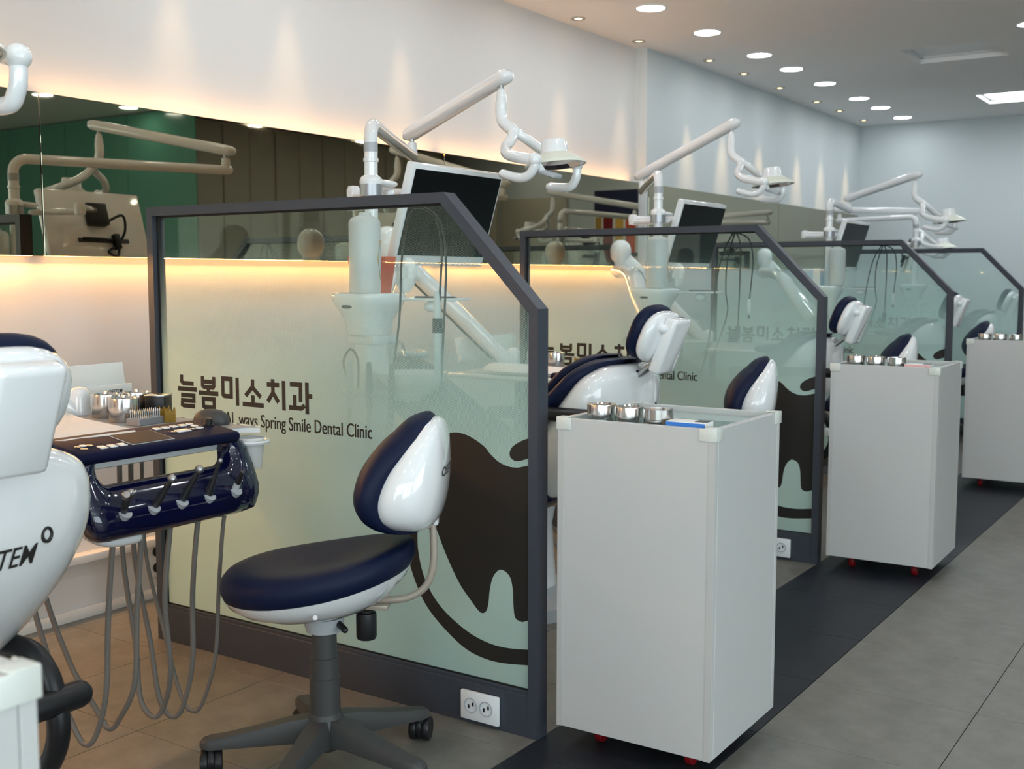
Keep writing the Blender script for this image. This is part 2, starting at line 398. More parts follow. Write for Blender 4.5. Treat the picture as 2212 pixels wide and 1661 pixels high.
for i, c in enumerate(COF):
    x0, x1, y0, y1 = c
    root = empty('panel_light', ((x0+x1)/2, (y0+y1)/2, ZC)); tag(root, COFN[i], 'ceiling light', 'square coffer panel lights')
    w, d = x1-x0, y1-y0; bb = B()
    for sx in (-1, 1): bb.box((sx*(w/2-0.004), 0, 0.028), (0.008, d, 0.056))
    for sy in (-1, 1): bb.box((0, sy*(d/2-0.004), 0.028), (w-0.016, 0.008, 0.056))
    bb.build('coffer_lining', M_CEIL, root, smooth=0)
    fr = B()
    for sx in (-1, 1): fr.box((sx*(w/2-0.02), 0, 0.036), (0.024, d-0.018, 0.012))
    for sy in (-1, 1): fr.box((0, sy*(d/2-0.02), 0.036), (w-0.018, 0.024, 0.012))
    fr.build('frame', M_WHITE2, root, smooth=0)
    B().box((0, 0, 0.046), (w-0.03, d-0.03, 0.008)).build('diffuser', M_PANEL_ON if i in lit else M_PANEL_OFF, root, smooth=0)

# ---- downlights and wall-washing spots
DY = [-0.84, -0.10, 0.71, 1.30, 2.03, 2.85, 3.44, 4.17, 4.99, 5.583, 6.314, 7.131, 7.725, 8.431, 9.274, 9.874, 10.574]
def downlight():
    r = empty('downlight', (0, 0, ZC))
    B().lathe([(0.088, 0.0), (0.088, -0.004), (0.078, -0.006), (0.074, -0.003), (0.074, 0.0)], n=32).build('ring', M_WHITE, r)
    B().lathe([(0.074, -0.0035), (0.03, -0.0045), (0.002, -0.0045)], n=32, capb=False).build('diffuser', M_DOWN, r)
    return r
ORD = 'first second third fourth fifth sixth seventh eighth ninth tenth eleventh twelfth thirteenth fourteenth fifteenth sixteenth seventeenth'.split()
d0 = downlight(); first = True
rows = [(-2.85, 'round lit downlight, %s from the end wall, row nearest the mirror', 'downlights nearest the mirror wall', DY[5:]),
        (-1.215, 'round lit downlight, %s from the end wall, row over the grey walkway', 'downlights over the walkway', DY),
        (0.25, 'round lit downlight, %s from the end wall, row past the walkway', 'downlights past the walkway', DY[::2]),
        (1.45, 'round lit downlight, %s from the end wall, row by the beige cabinets', 'downlights by the cabinets', [-1.2, 0.0, 1.3, 3.44, 4.6, 5.5, 6.314, 7.74, 9.27]),
        (3.0, 'round lit downlight, %s from the green glass wall, row farthest from the mirror', 'downlights in the last row', [-1.2, 0.7, 2.6, 4.5])]
for x, lab, grp, yy in rows:
    for k, y in enumerate(sorted(yy, reverse=True)):
        o = d0 if first else copy_tree(d0); first = False
        o.location = (x, y, ZC); tag(o, lab % ORD[k], 'downlight', grp)
def spot():
    r = empty('wall_spotlight', (0, 0, ZC))
    B().lathe([(0.042, 0.0), (0.042, -0.004), (0.034, -0.006), (0.028, 0.001), (0.020, 0.012)], n=24, capt=False).build('ring', M_BRONZE, r)
    B().lathe([(0.022, 0.0), (0.016, -0.003), (0.002, -0.004)], n=20, capb=False).build('bulb', M_BULB, r)
    return r
s0 = spot(); first = True
SDS = []
for e_, a_ in ((E_SPOT*0.32, 30), (E_SPOT, 27)):
    SD = bpy.data.lights.new('spot_beam', 'SPOT'); SD.energy = e_; SD.color = SPOTC; SD.spot_size = R_(a_); SD.spot_blend = 1.0; SD.shadow_soft_size = 0.02; SDS.append(SD)
for y in DY[1:]:
    far = y > YJ
    o = s0 if first else copy_tree(s0); first = False
    x = -3.20 if far else -3.303
    o.location = (x, y, ZC)
    tag(o, ('small warm spotlight on the pale blue wall, %s from the end wall' if far else 'small warm spotlight above the backlit mirror, %s from the end wall') % ORD[len(DY)-1-DY.index(y)], 'spotlight',
        'warm spots by the end wall' if far else 'warm spots above the mirror')
    l = bpy.data.objects.new('spot_beam', SDS[1 if far else 0]); COL.objects.link(l); l.parent = o
    l.location = (0, 0, -0.012); l.rotation_euler = (0, R_(8 if far else 4), 0)

# ---- backlit mirror band
def mirror(y0, y1, x, lab, grp=None, k=1.0):
    o = B().box((0, 0, 0), (0.006, y1-y0-0.004, 0.529), bev=0.0008, seg=1).build('wall_mirror', M_MIRROR, smooth=0, loc=(x-0.003, (y0+y1)/2, 1.531)); tag(o, lab, 'mirror', grp)
    if x < XB-0.003:
        bb = B()
        bb.box((-0.028, 0, 0), (0.046, y1-y0-0.06, 0.512)); bb.build('backing_box', M_TRIM, o, smooth=0)
        for sz in (-1, 1):
            B().box((-0.030, 0, sz*0.2585), (0.012, y1-y0-0.06, 0.004)).build('led_strip', M_LED, o, smooth=0)
            L = bpy.data.lights.new('led_glow', 'AREA'); L.shape = 'RECTANGLE'; L.size = y1-y0-0.04; L.size_y = 0.012
            L.energy = (E_STRIP_UP if sz > 0 else E_STRIP_DN)*(y1-y0)*k; L.color = WARM
            lo = bpy.data.objects.new('led_glow', L); COL.objects.link(lo); lo.parent = o
            lo.location = (-0.030, 0, sz*0.2615); lo.rotation_euler = ((math.pi+R_(42) if sz > 0 else R_(-42)), 0, math.pi/2)     # aimed up / down, leaning out from the wall
    return o
mirror(-2.3, 0.0, XM, 'backlit bronze mirror panel, the one farthest from the end wall', k=1.8)
mirror(0.0, 2.247, XM, 'backlit bronze mirror panel beside the first bay, ending at a dark seam', k=1.8)
mirror(2.247, 4.422, XM, 'backlit bronze mirror panel behind the large screen and its lamp pole')
mirror(4.422, 6.45, XM, 'backlit bronze mirror panel ending where the wall steps forward')
mirror(6.56, 8.862, XB+0.007, 'bronze mirror panel on the pale blue wall just past the wall step')
mirror(8.862, 10.98, XB+0.007, 'bronze mirror panel running into the end wall corner')

# wall outlet by the floor behind the first partition post
o = empty('wall_outlet', (XA, 2.70, 0.145)); tag(o, 'white wall outlet low on the wall behind the first glass partition', 'outlet')
B().box((0.005, 0, 0), (0.010, 0.075, 0.13), bev=0.003).build('plate', M_WHITE2, o)
for dz in (-0.03, 0.03): B().lathe([(0.019, 0), (0.019, 0.003), (0.016, 0.001)], (0.010, 0, dz), rot=ry(90), n=20).build('socket', M_BLACK, o)

# ---- far side of the room (seen in the mirror)
g = empty('green_glass_wall', (2.7, 6.56, 0)); tag(g, 'dark green glass screen wall seen in the mirror', 'glass wall')
for k in range(4):
    B().box((-1.35+k*0.9, 0, ZC/2-0.005), (0.894, 0.012, ZC-0.012)).build('glass_panel', M_GREENG, g, smooth=0)
cabs = [(1.35, 6.93+i*0.66) for i in range(6)]
for i, (x, y) in enumerate(cabs):
    c = empty('tall_cabinet', (x+0.25, y, 0)); tag(c, 'tall beige cabinet, %s in the row from the green glass wall' % ORD[i], 'cabinet', 'tall beige cabinets')
    B().box((0.01, 0, 1.31), (0.48, 0.65, 2.62)).build('body', M_BEIGEC, c, smooth=0)
    for s_ in (-1, 1):
        dr = B().box((-0.24, s_*0.163, 1.32), (0.02, 0.318, 2.54), bev=0.004).build('door', M_BEIGEC, c)
        B().box((-0.258, s_*0.03, 1.15), (0.012, 0.012, 0.16)).build('handle', M_STEELB, dr)
dr = structure(B().box((0.35, YE-0.02, 1.05), (0.9, 0.04, 2.1), bev=0.004).build('door_1', M_BEIGEC)); B().box((0.02, YE-0.06, 1.0), (0.12, 0.03, 0.02)).build('door_handle', M_STEELB, dr)
dr = structure(B().box((1.2, YE-0.02, 1.05), (0.7, 0.04, 2.1), bev=0.004).build('door_2', M_BEIGEC)); B().box((0.93, YE-0.06, 1.0), (0.12, 0.03, 0.02)).build('door_handle', M_STEELB, dr)
po = empty('wall_poster', (-0.72, YE-0.004, 1.75)); tag(po, 'navy topped poster with red and yellow print on the end wall', 'poster')
B().box((0, 0, 0), (0.55, 0.006, 0.80)).build('sheet', M_PAPER, po, smooth=0)
B().box((0, -0.0035, 0.26), (0.55, 0.001, 0.28)).build('navy_band', M_NAVYPR, po, smooth=0)
for k, (ux, w, mm) in enumerate([(-0.18, 0.12, M_ORANGE), (-0.04, 0.10, mat('yellow_print', (0.75, 0.45, 0.08), 0.5)), (0.10, 0.12, M_RED), (0.22, 0.08, M_GOLD)]):
    B().box((ux, -0.0035, -0.14), (w, 0.001, 0.50)).build('print_stripe', mm, po, smooth=0)

# ------------------------------------------------------------------ glass partitions
BIG = [(1.1856, 0.775), (1.2236, 0.784), (1.2696, 0.776), (1.3146, 0.754), (1.3366, 0.734), (1.3636, 0.716), (1.3946, 0.707), (1.4226, 0.707), (1.4600, 0.717), (1.4600, 0.309), (1.4366, 0.3), (1.4156, 0.307), (1.4096, 0.336), (1.4066, 0.385), (1.3956, 0.418), (1.3686, 0.43), (1.3456, 0.41), (1.3336, 0.374), (1.3286, 0.333), (1.3216, 0.311), (1.3106, 0.303), (1.2966, 0.307), (1.2696, 0.333), (1.2326, 0.373), (1.1896, 0.443), (1.1586, 0.506), (1.1426, 0.54), (1.1266, 0.614), (1.1346, 0.705), (1.1596, 0.758)]
BLOB = [(1.4600, 0.788), (1.4296, 0.776), (1.4056, 0.76), (1.3966, 0.743), (1.4026, 0.729), (1.4226, 0.724), (1.4600, 0.736)]
ARCO = [(1.0476, 0.492), (1.0516, 0.45), (1.0616, 0.399), (1.0926, 0.331), (1.1306, 0.279), (1.1946, 0.228), (1.2566, 0.193), (1.3176, 0.179), (1.3776, 0.178), (1.4600, 0.188)]
ARCI = [(1.0886, 0.492), (1.0906, 0.445), (1.1056, 0.385), (1.1316, 0.337), (1.1696, 0.296), (1.2196, 0.263), (1.2756, 0.237), (1.3366, 0.223), (1.3956, 0.222), (1.4600, 0.230)]
HG = [[[(0.1266, 0.886), (0.1258, 0.865), (0.1346, 0.859), (0.1826, 0.859)], [(0.1076, 0.841), (0.1966, 0.841)], [(0.1216, 0.821), (0.1826, 0.821), (0.1822, 0.804), (0.1276, 0.804), (0.1264, 0.790), (0.1336, 0.787), (0.1866, 0.787)]],
      [[(0.2250, 0.886), (0.2246, 0.857), (0.2316, 0.852), (0.2726, 0.852), (0.2772, 0.857), (0.2776, 0.886)], [(0.2246, 0.869), (0.2776, 0.869)], [(0.2506, 0.851), (0.2506, 0.835)], [(0.2066, 0.833), (0.2966, 0.833)], [(0.2266, 0.8145), (0.2770, 0.8145), (0.2762, 0.789), (0.2336, 0.788), (0.2276, 0.791), (0.2266, 0.8145)]],
      [[(0.3186, 0.883), (0.3556, 0.883), (0.3550, 0.829), (0.3236, 0.829), (0.3182, 0.833), (0.3186, 0.883)], [(0.3826, 0.889), (0.3826, 0.802)]],
      [[(0.4506, 0.887), (0.4500, 0.864), (0.4186, 0.835)], [(0.4500, 0.862), (0.4846, 0.834)], [(0.4506, 0.838), (0.4506, 0.811)], [(0.4056, 0.809), (0.4966, 0.809)]],
      [[(0.5366, 0.892), (0.5366, 0.875)], [(0.5116, 0.875), (0.5636, 0.875)], [(0.5372, 0.875), (0.5370, 0.851), (0.5146, 0.823)], [(0.5370, 0.851), (0.5600, 0.823)], [(0.5822, 0.889), (0.5822, 0.800)]],
      [[(0.6086, 0.881), (0.6520, 0.881), (0.6512, 0.830)], [(0.6276, 0.850), (0.6272, 0.811)], [(0.6036, 0.811), (0.6536, 0.811), (0.6680, 0.820)], [(0.6776, 0.889), (0.6776, 0.795)], [(0.6776, 0.849), (0.6986, 0.849)]]]
def stroke(b, pts, w, y0, y1):
    """flat stroke of width w along a polyline, one quad strip with mitred joints, in the xz plane"""
    P = [Vector((p[0], p[1])) for p in pts]; n = len(P); left = []; right = []
    for i in range(n):
        a = (P[i]-P[i-1]).normalized() if i > 0 else None; c = (P[i+1]-P[i]).normalized() if i < n-1 else None
        if a is None and (P[0]-P[-1]).length < 1e-6: a = (P[0]-P[-2]).normalized()
        if c is None and (P[0]-P[-1]).length < 1e-6: c = (P[1]-P[0]).normalized()
        a_ = a if a is not None else c; c_ = c if c is not None else a
        t = (a_+c_).normalized(); nn = Vector((-t.y, t.x)); k = w/2/max(0.45, nn.dot(Vector((-a_.y, a_.x))))
        left.append(P[i]+nn*k); right.append(P[i]-nn*k)
    for i in range(n-1):
        b.prism([(left[i].x, left[i].y), (left[i+1].x, left[i+1].y), (right[i+1].x, right[i+1].y), (right[i].x, right[i].y)], y0, y1)
def outlet_part(parent, loc):
    o = B().box((0, 0, 0), (0.124, 0.012, 0.080), bev=0.004).build('power_outlet', M_WHITE, parent, loc=loc); o['label'] = 'white double socket plate on the bottom rail'
    for dx in (-0.026, 0.024):
        s_ = B(); s_.lathe([(0.0205, 0.001), (0.0205, 0.003), (0.0185, 0.003), (0.0175, -0.0005), (0.001, -0.0005)], (dx, -0.006, 0.002), rot=rx(90), n=24, capb=False, capt=False)
        s_.build('socket_well', M_LGREY, o)
        h = B()
        for k in (-1, 1): h.box((dx+k*0.007, -0.0075, 0.002+k*0.004), (0.004, 0.002, 0.010))
        h.build('socket_hole', M_BLACK, o, smooth=0)
def partition():
    L = PL-PA; bx_ = PB_-PA; t = 0.028
    root = empty('glass_partition', (0, 0, 0))
    d = PD
    # outer outline and inner outline of the frame, in (u,z)
    tn = math.tan(0.5*math.atan2(PH-PHC, L-bx_))
    bot = 0.112
    def bar(name, poly): B().prism(poly, 0, d).build(name, M_FRAME, root, smooth=0)
    ang = math.atan2(PH-PHC, L-bx_)                  # slope of the chamfer
    # inner corners
    ibx = bx_ - t*math.tan(ang/2); ihc = PHC - t*math.tan((math.pi/2-ang)/2)
    bar('post', [(0, 0), (t, 0), (t, PH-t), (0, PH)])
    bar('top_rail', [(0, PH), (t, PH-t), (ibx, PH-t), (bx_, PH)])
    bar('sloped_rail', [(bx_, PH), (ibx, PH-t), (L-t, ihc), (L, PHC)])
    bar('post', [(L, PHC), (L-t, ihc), (L-t, 0), (L, 0)])
    B().box((L/2, d/2, bot/2), (L-2*t, d*0.94, bot), bev=0.001, seg=1).build('bottom_rail', M_FRAME, root, smooth=0)
    B().box((L/2, 0.011, bot+0.003), (L-2*t, 0.010, 0.012)).build('glazing_bead', M_FRAME, root, smooth=0)
    # black gasket all round the pane
    inner = [(t, bot), (t, PH-t), (ibx, PH-t), (L-t, ihc), (L-t, bot)]
    cx_, cz_ = L/2, 0.7
    g_ = 0.006
    inn = [(t+g_, bot+g_+0.006), (t+g_, PH-t-g_), (ibx-g_*0.5, PH-t-g_), (L-t-g_, ihc-g_*0.5), (L-t-g_, bot+g_+0.006)]
    b = B()
    for i in range(5):
        j = (i+1) % 5; b.prism([inner[i], inner[j], inn[j], inn[i]], 0.017, 0.031)
    b.build('gasket', M_GASKET, root, smooth=0)
    pane = [(t-0.004, bot-0.004), (t-0.004, PH-t+0.004), (ibx, PH-t+0.004), (L-t+0.004, ihc), (L-t+0.004, bot-0.004)]
    pb = B(); n = 5
    vs = [(u, 0.021, z) for u, z in pane]+[(u, 0.027, z) for u, z in pane]
    pb.add(vs, [tuple(range(5))], 0); pb.add(vs, [tuple(range(9, 4, -1))]+[(i, (i+1) % 5, 5+(i+1) % 5, 5+i) for i in range(5)], 1)
    po_ = pb.build('glass_pane', [M_FILM, M_PANE], root, smooth=0, fix=False)
    y0, y1 = 0.0200, 0.0208
    em = B(); em.prism(spline2(BIG[:8], 5)[:-1]+BIG[7:10]+spline2(BIG[10:]+[BIG[0]], 4)[:-1], y0, y1).build('emblem_shape', M_INK, po_, smooth=0)
    B().prism([BLOB[0]]+spline2(BLOB[0:], 5)[1:], y0, y1).build('emblem_shape', M_INK, po_, smooth=0)
    cap = [(1.0681+0.0205*math.cos(a), 0.492+0.0165*math.sin(a)) for a in [math.pi*k/8 for k in range(1, 8)]]
    a1 = spline2(ARCO, 5); a2 = spline2(ARCI, 5)
    b = B()
    for i in range(len(a1)-1): b.prism([a1[i], a1[i+1], a2[i+1], a2[i]], y0, y1)
    b.prism([ARCI[0]]+cap+[ARCO[0]], y0, y1)
    b.build('emblem_arc', M_INK, po_, smooth=0)
    for gl in HG:
        b = B()
        for st in gl: stroke(b, st, 0.0142, y0, y1)
        b.build('letter', M_INK, po_, smooth=0)
    vs, fs, w0 = text_fit('AL ways Spring Smile Dental Clinic', 0.602)
    capH = max(v.y for v in text_mesh('D', 1.0)[0])
    sc = 0.0385/capH
    tb = B()
    for k_, dx in enumerate((-0.0009, 0.0, 0.0009)): tb.add([(0.3255+v.x+dx, y0+0.0001*k_, 0.742+v.y*sc) for v in vs], fs)
    tb.build('lettering', M_INK, po_, smooth=0, fix=False)
    outlet_part(root, (1.320, -0.006, 0.053))
    return root
P0 = partition()
PLAB = ['charcoal framed glass partition with a stool before it, farthest from the end wall',
        'charcoal framed glass partition, third from the end wall, with dotted film and lettering',
        'charcoal framed glass partition, second from the end wall, with dotted film',
        'charcoal framed glass partition closest to the end wall']
for i, y in enumerate(PY):
    o = P0 if i == 0 else copy_tree(P0)
    o.location = (PA, y, 0); tag(o, PLAB[i], 'partition', 'glass partitions between the chairs')

# ------------------------------------------------------------------ canisters
def canister(r=0.037, h=0.047, open_=False):
    root = empty('steel_canister', (0, 0, 0))
    b = B(); hh = h*0.50
    b.lathe([(r*0.94, 0), (r*0.965, 0.002), (r*0.965, hh+0.001), (r*0.93, hh+0.001), (r*0.93, 0.004), (0.002, 0.004)], n=36, capt=False); b.build('tin', M_STEEL, root)
    if open_:
        B().lathe([(r*0.96, hh-0.002), (r, hh), (r, h), (r*0.96, h), (r*0.93, hh)], n=36, capb=False, capt=False).build('lid_ring', M_STEEL, root)
    else:
        li = B().lathe([(r, hh), (r, h-0.003), (r*0.985, h), (r*0.90, h), (r*0.84, h-0.004), (r*0.35, h-0.005), (0.002, h-0.005)], n=36, capb=False).build('lid', M_STEEL, root)
        B().lathe([(0.005, 0), (0.0035, 0.003), (0.0065, 0.006), (0.006, 0.010), (0.001, 0.011)], (0, 0, h-0.0055), n=14).build('knob', M_STEEL, li)
    return root
can_a = canister(); can_b = canister(open_=True)
used = {'a': False, 'b': False}
def put_can(loc, kind, lab, grp, scale=1.0):
    src = can_a if kind == 'a' else can_b
    o = src if not used[kind] else copy_tree(src); used[kind] = True
    o.location = loc; o.scale = (scale, scale, scale*(1.25 if scale > 1 else 1)); tag(o, lab, 'canister', grp); return o

# ------------------------------------------------------------------ trolleys
def trolley():
    root = empty('white_trolley', (0, 0, 0)); w, d, z0, z1 = 0.422, 0.42, 0.055, 0.848; th = 0.018
    B().box((0, -d/2+th/2, (z0+z1)/2), (w, th, z1-z0), bev=0.0012, seg=1).build('panel', M_LAM, root, smooth=0)
    B().box((0, d/2-th/2, (z0+z1)/2), (w, th, z1-z0), bev=0.0012, seg=1).build('panel', M_LAM, root, smooth=0)
    for s_ in (-1, 1): B().box((s_*(w/2-th/2), 0, (z0+z1)/2), (th, d-2*th-0.002, z1-z0), bev=0.0012, seg=1).build('panel', M_LAM, root, smooth=0)
    for s_ in (-1, 1): B().box((s_*(w/2-0.008), -d/2-0.0006, (z0+z1)/2), (0.016, 0.0014, z1-z0)).build('edge_strip', M_EDGE, root, smooth=0)
    B().box((0, 0, z1-0.030), (w-2*th-0.002, d-2*th-0.004, 0.016)).build('top_board', M_LAM, root, smooth=0)
    B().box((0, 0, z1-0.019), (w-2*th-0.004, d-2*th-0.006, 0.006)).build('glass_top', M_GLASSTOP, root, smooth=0)
    B().box((0, 0, z0+0.010), (w-2*th-0.002, d-2*th-0.004, 0.016)).build('bottom_board', M_LAM, root, smooth=0)
    for sx in (-1, 1):
        for sy in (-1, 1):
            cg = B(); X, Y = sx*w/2, sy*d/2
            cg.box((X-sx*0.018, Y+sy*0.002, z1-0.013), (0.042, 0.003, 0.030), bev=0.001); cg.box((X+sx*0.002, Y-sy*0.018, z1-0.013), (0.003, 0.042, 0.030), bev=0.001)
            cg.box((X-sx*0.012, Y-sy*0.012, z1+0.002), (0.030, 0.030, 0.003), bev=0.001)
            cg.build('corner_guard', M_CLEAR, root)
            ca = B().box((sx*(w/2-0.085), sy*(d/2-0.085), 0.0545), (0.045, 0.045, 0.004)).build('caster', M_DSTEEL, root, smooth=0)
            k = B(); k.box((sx*(w/2-0.085)-0.014, sy*(d/2-0.085), 0.040), (0.003, 0.026, 0.028)); k.box((sx*(w/2-0.085)+0.014, sy*(d/2-0.085), 0.040), (0.003, 0.026, 0.028)); k.build('caster_fork', M_DSTEEL, ca, smooth=0)
            B().lathe([(0.008, -0.010), (0.021, -0.010), (0.0235, -0.007), (0.0235, 0.007), (0.021, 0.010), (0.008, 0.010)], (sx*(w/2-0.085), sy*(d/2-0.085), 0.0237), rot=ry(90), n=20).build('wheel', M_RED, ca)
    return root
T0 = trolley()
TP = [((-1.115, 0.370), 0, 'white rolling cabinet with clear corner guards beside the stool farthest from the end wall'),
      ((-1.256, 2.602), 0.5, 'white rolling cabinet carrying three steel tins and a blue packet'),
      ((-1.266, 4.740), 1.0, 'white rolling cabinet with a pink packet, beside the third partition from the end wall'),
      ((-1.214, 6.980), 0, 'white rolling cabinet beside the second partition from the end wall')]
for i, (p, a, lab) in enumerate(TP):
    o = T0 if i == 0 else copy_tree(T0); o.location = (p[0], p[1], 0); o.rotation_euler = (0, 0, R_(a)); tag(o, lab, 'cabinet', 'white rolling cabinets')
ZT = 0.8326
def blue_packet(loc, rot, m_, lab):
    r = empty('flat_packet', loc, rot); tag(r, lab, 'packet')
    B().box((0, 0, 0.013), (0.100, 0.050, 0.026), bev=0.001, seg=1).build('box', M_PAPER, r, smooth=0)
    B().box((0, -0.0254, 0.013), (0.100, 0.0012, 0.022)).build('printed_edge', m_, r, smooth=0)
    B().box((0.033, 0.004, 0.0266), (0.030, 0.030, 0.0012)).build('photo_patch', M_DSTEEL, r, smooth=0)
for i in (1, 2, 3):
    tx, ty = TP[i][0]
    nm = ['', 'beside the blue packet', 'beside the pink packet', 'by the second partition'][i]
    put_can((tx-0.133, ty-0.125, ZT), 'a', 'lidded steel tin on rolling cabinet, end one of three, ' + nm, 'steel tins on rolling cabinets')
    put_can((tx-0.050, ty-0.135, ZT), 'a', 'lidded steel tin on rolling cabinet, middle of three, ' + nm, 'steel tins on rolling cabinets')
    put_can((tx+0.035, ty-0.145, ZT), 'b', 'open ring-topped steel tin on the rolling cabinet, ' + nm, 'steel tins on rolling cabinets')
blue_packet((-1.130, 2.440, ZT), 0, M_BLUEP, 'flat white packet with blue printed edge on the rolling cabinet')
blue_packet((-1.140, 4.580, ZT), 0, M_PINKP, 'flat white packet with pink printed edge on the rolling cabinet')

# ------------------------------------------------------------------ stools
def stool():
    root = empty('operator_stool', (0, 0, 0))       # +x is the back of the stool
    # five-star base
    hub = B().lathe([(0.030, 0.055), (0.046, 0.075), (0.050, 0.11), (0.044, 0.135), (0.036, 0.150)], n=28).build('hub', M_DGREY, root)
    for k in range(5):
        a = R_(116+72*k); d = Vector((math.cos(a), math.sin(a), 0)); n_ = Vector((-d.y, d.x, 0)); rings = []
        for s_, zt, zb, w in [(0.030, 0.138, 0.070, 0.030), (0.08, 0.132, 0.078, 0.029), (0.16, 0.112, 0.072, 0.026), (0.24, 0.094, 0.066, 0.024), (0.278, 0.089, 0.064, 0.024), (0.296, 0.084, 0.066, 0.018), (0.302, 0.078, 0.068, 0.008)]:
            c = d*s_
            rings.append([c+n_*w+Vector((0, 0, zb)), c+n_*w+Vector((0, 0, zb+(zt-zb)*0.6)), c+n_*w*0.72+Vector((0, 0, zt)), c-n_*w*0.72+Vector((0, 0, zt)), c-n_*w+Vector((0, 0, zb+(zt-zb)*0.6)), c-n_*w+Vector((0, 0, zb))])
        leg = B().loft(rings).build('leg', M_DGREY, root, smooth=50)
        ca = a+R_(random.choice([40, 100, 200, 300])); cd_ = Vector((math.cos(ca), math.sin(ca), 0)); ct = d*0.276+cd_*0.012
        rot = basis(Vector((-cd_.y, cd_.x, 0)))
        b = B().lathe([(0.008, 0.052), (0.014, 0.052), (0.014, 0.072), (0.008, 0.072)], d*0.276, n=14)
        b.lathe([(0.012, -0.007), (0.029, -0.007), (0.031, 0), (0.029, 0.007), (0.012, 0.007)], ct+Vector((0, 0, 0.036)), rot=rot, n=24)
        cst = b.build('caster', M_BLACK, leg)
        w = B()
        for sg in (-1, 1):
            cc = ct+rot @ Vector((0, 0, sg*0.017))+Vector((0, 0, 0.031)); w.lathe([(0.012, -0.009), (0.029, -0.009), (0.031, -0.006), (0.031, 0.006), (0.029, 0.009), (0.014, 0.010), (0.012, 0.007)], cc, rot=rot, n=24)
        w.build('wheel', M_BLACK, cst)
    # gas column
    B().lathe([(0.037, 0.135), (0.0365, 0.235), (0.034, 0.236), (0.0335, 0.285), (0.031, 0.286), (0.029, 0.375)], n=28).build('column', M_DGREY, root)
    B().lathe([(0.034, 0.345), (0.043, 0.350), (0.048, 0.372), (0.05, 0.385)], n=28).build('collar', M_LGREY, root)
    # seat: white pan and navy cushion; long axis along x, back end lifted
    def lift(x): t = max(0.0, (x+0.22)/0.45); return 0.018*t + 0.060*t**2.0
    def seat_rings(prof, xs, ys, dish=0.0):
        rings = []
        for r, z in prof:
            rg = []
            for j in range(48):
                a = 2*math.pi*j/48; x = xs*r*math.copysign(abs(math.cos(a))**0.92, math.cos(a)); y_ = ys*r*math.copysign(abs(math.sin(a))**0.92, math.sin(a))
                rg.append(Vector((x-0.01, y_, z+lift(x)*(0.45+0.55*min(1, max(0, (z-0.37)/0.06)))-dish*(1-r)*(0.6+x/0.5))))
            rings.append(rg)
        return rings
    pan = B().loft(seat_rings([(0.16, 0.378), (0.38, 0.380), (0.62, 0.390), (0.82, 0.405), (0.95, 0.424), (1.0, 0.440), (0.985, 0.442)], 0.222, 0.205)).build('seat_pan', M_WHITE, root)
    B().lathe([(0.006, 0), (0.005, 0.0015), (0.001, 0.002)], (0.03, -0.1925, 0.440), rot=rx(72), n=14).build('cap', M_WHITE2, pan)
    cush = B().loft(seat_rings([(0.94, 0.438), (0.99, 0.444), (1.018, 0.458), (1.022, 0.472), (1.005, 0.488), (0.96, 0.501), (0.88, 0.509), (0.78, 0.512), (0.6, 0.512), (0.4, 0.511), (0.2, 0.510), (0.02, 0.510)], 0.226, 0.21, 0.035)).build('seat', M_NAVYL, root, smooth=80)
    # backrest
    lv0 = [(0.872, 0.246, 0.266, 0.282, 0.018), (0.862, 0.212, 0.246, 0.293, 0.062), (0.84, 0.180, 0.226, 0.300, 0.098), (0.807, 0.144, 0.196, 0.304, 0.128), (0.752, 0.106, 0.152, 0.305, 0.153), (0.696, 0.092, 0.128, 0.300, 0.163), (0.655, 0.102, 0.130, 0.291, 0.152), (0.63, 0.124, 0.148, 0.281, 0.125), (0.615, 0.156, 0.176, 0.268, 0.088), (0.608, 0.195, 0.205, 0.248, 0.035)]
    zz0 = spline([(q[0], q[1], q[2]) for q in lv0], 4); zz1 = spline([(q[3], q[4], 0) for q in lv0], 4)
    lv = [(a_.x, a_.y, a_.z, b_.x, max(0.012, b_.y)) for a_, b_ in zip(zz0, zz1)]
    sh = B().loft([sring((s_+r)/2, 0, z, (r-s_)/2, w, 0.80, 40) for z, f, s_, r, w in reversed(lv)])
    shell = sh.build('back_shell', M_WHITE, root, smooth=80)
    pd = B().loft([sring((f+min(r-0.02, s_+0.06))/2, 0, z+(0.010*max(0, (z-0.84)/0.03) if z > 0.84 else -0.008*max(0, (0.65-z)/0.04)), max(0.01, (min(r-0.02, s_+0.06)-f)/2), w*0.985+0.002, 0.8, 40) for z, f, s_, r, w in reversed(lv)])
    pd.build('back_pad', M_NAVYL, root, smooth=80)
    # lettering across the rear of the shell
    vs, fs, _ = text_fit('OSSTEM', 0.150, shear=0.25, offset=0.01); vs, fs = refine([Vector((v.x, v.y*0.03, 0)) for v in vs], fs, 0.008)
    hx, hy, cxx = (0.305-0.160)/2, 0.150, (0.305+0.160)/2
    out = []
    for v in vs:
        y_ = -(0.075-v.x); zz = 0.742+v.y
        tt = min(1, abs(y_)/0.150); xx = cxx+hx*(1-tt**(2/0.8))**(0.8/2)
        out.append((xx+0.0016, y_, zz))
    tx = B().add(out, fs).build('lettering', M_INK, shell, smooth=0, fix=False)
    # back bar, bracket, knob
    bar = spline([(0.262, 0, 0.645), (0.268, 0, 0.58), (0.266, 0, 0.51), (0.247, 0, 0.462), (0.205, 0, 0.435), (0.15, 0, 0.428), (0.11, 0, 0.428)], 6)
    B().tube(bar, 0.0088, 14).build('back_bar', M_BEIGE, root, smooth=60)
    B().box((0.266, 0, 0.632), (0.030, 0.036, 0.035), bev=0.004).build('bar_socket', M_WHITE, root)
    B().box((0.13, 0, 0.415), (0.060, 0.05, 0.012), bev=0.002).build('bracket', M_BEIGE, root)
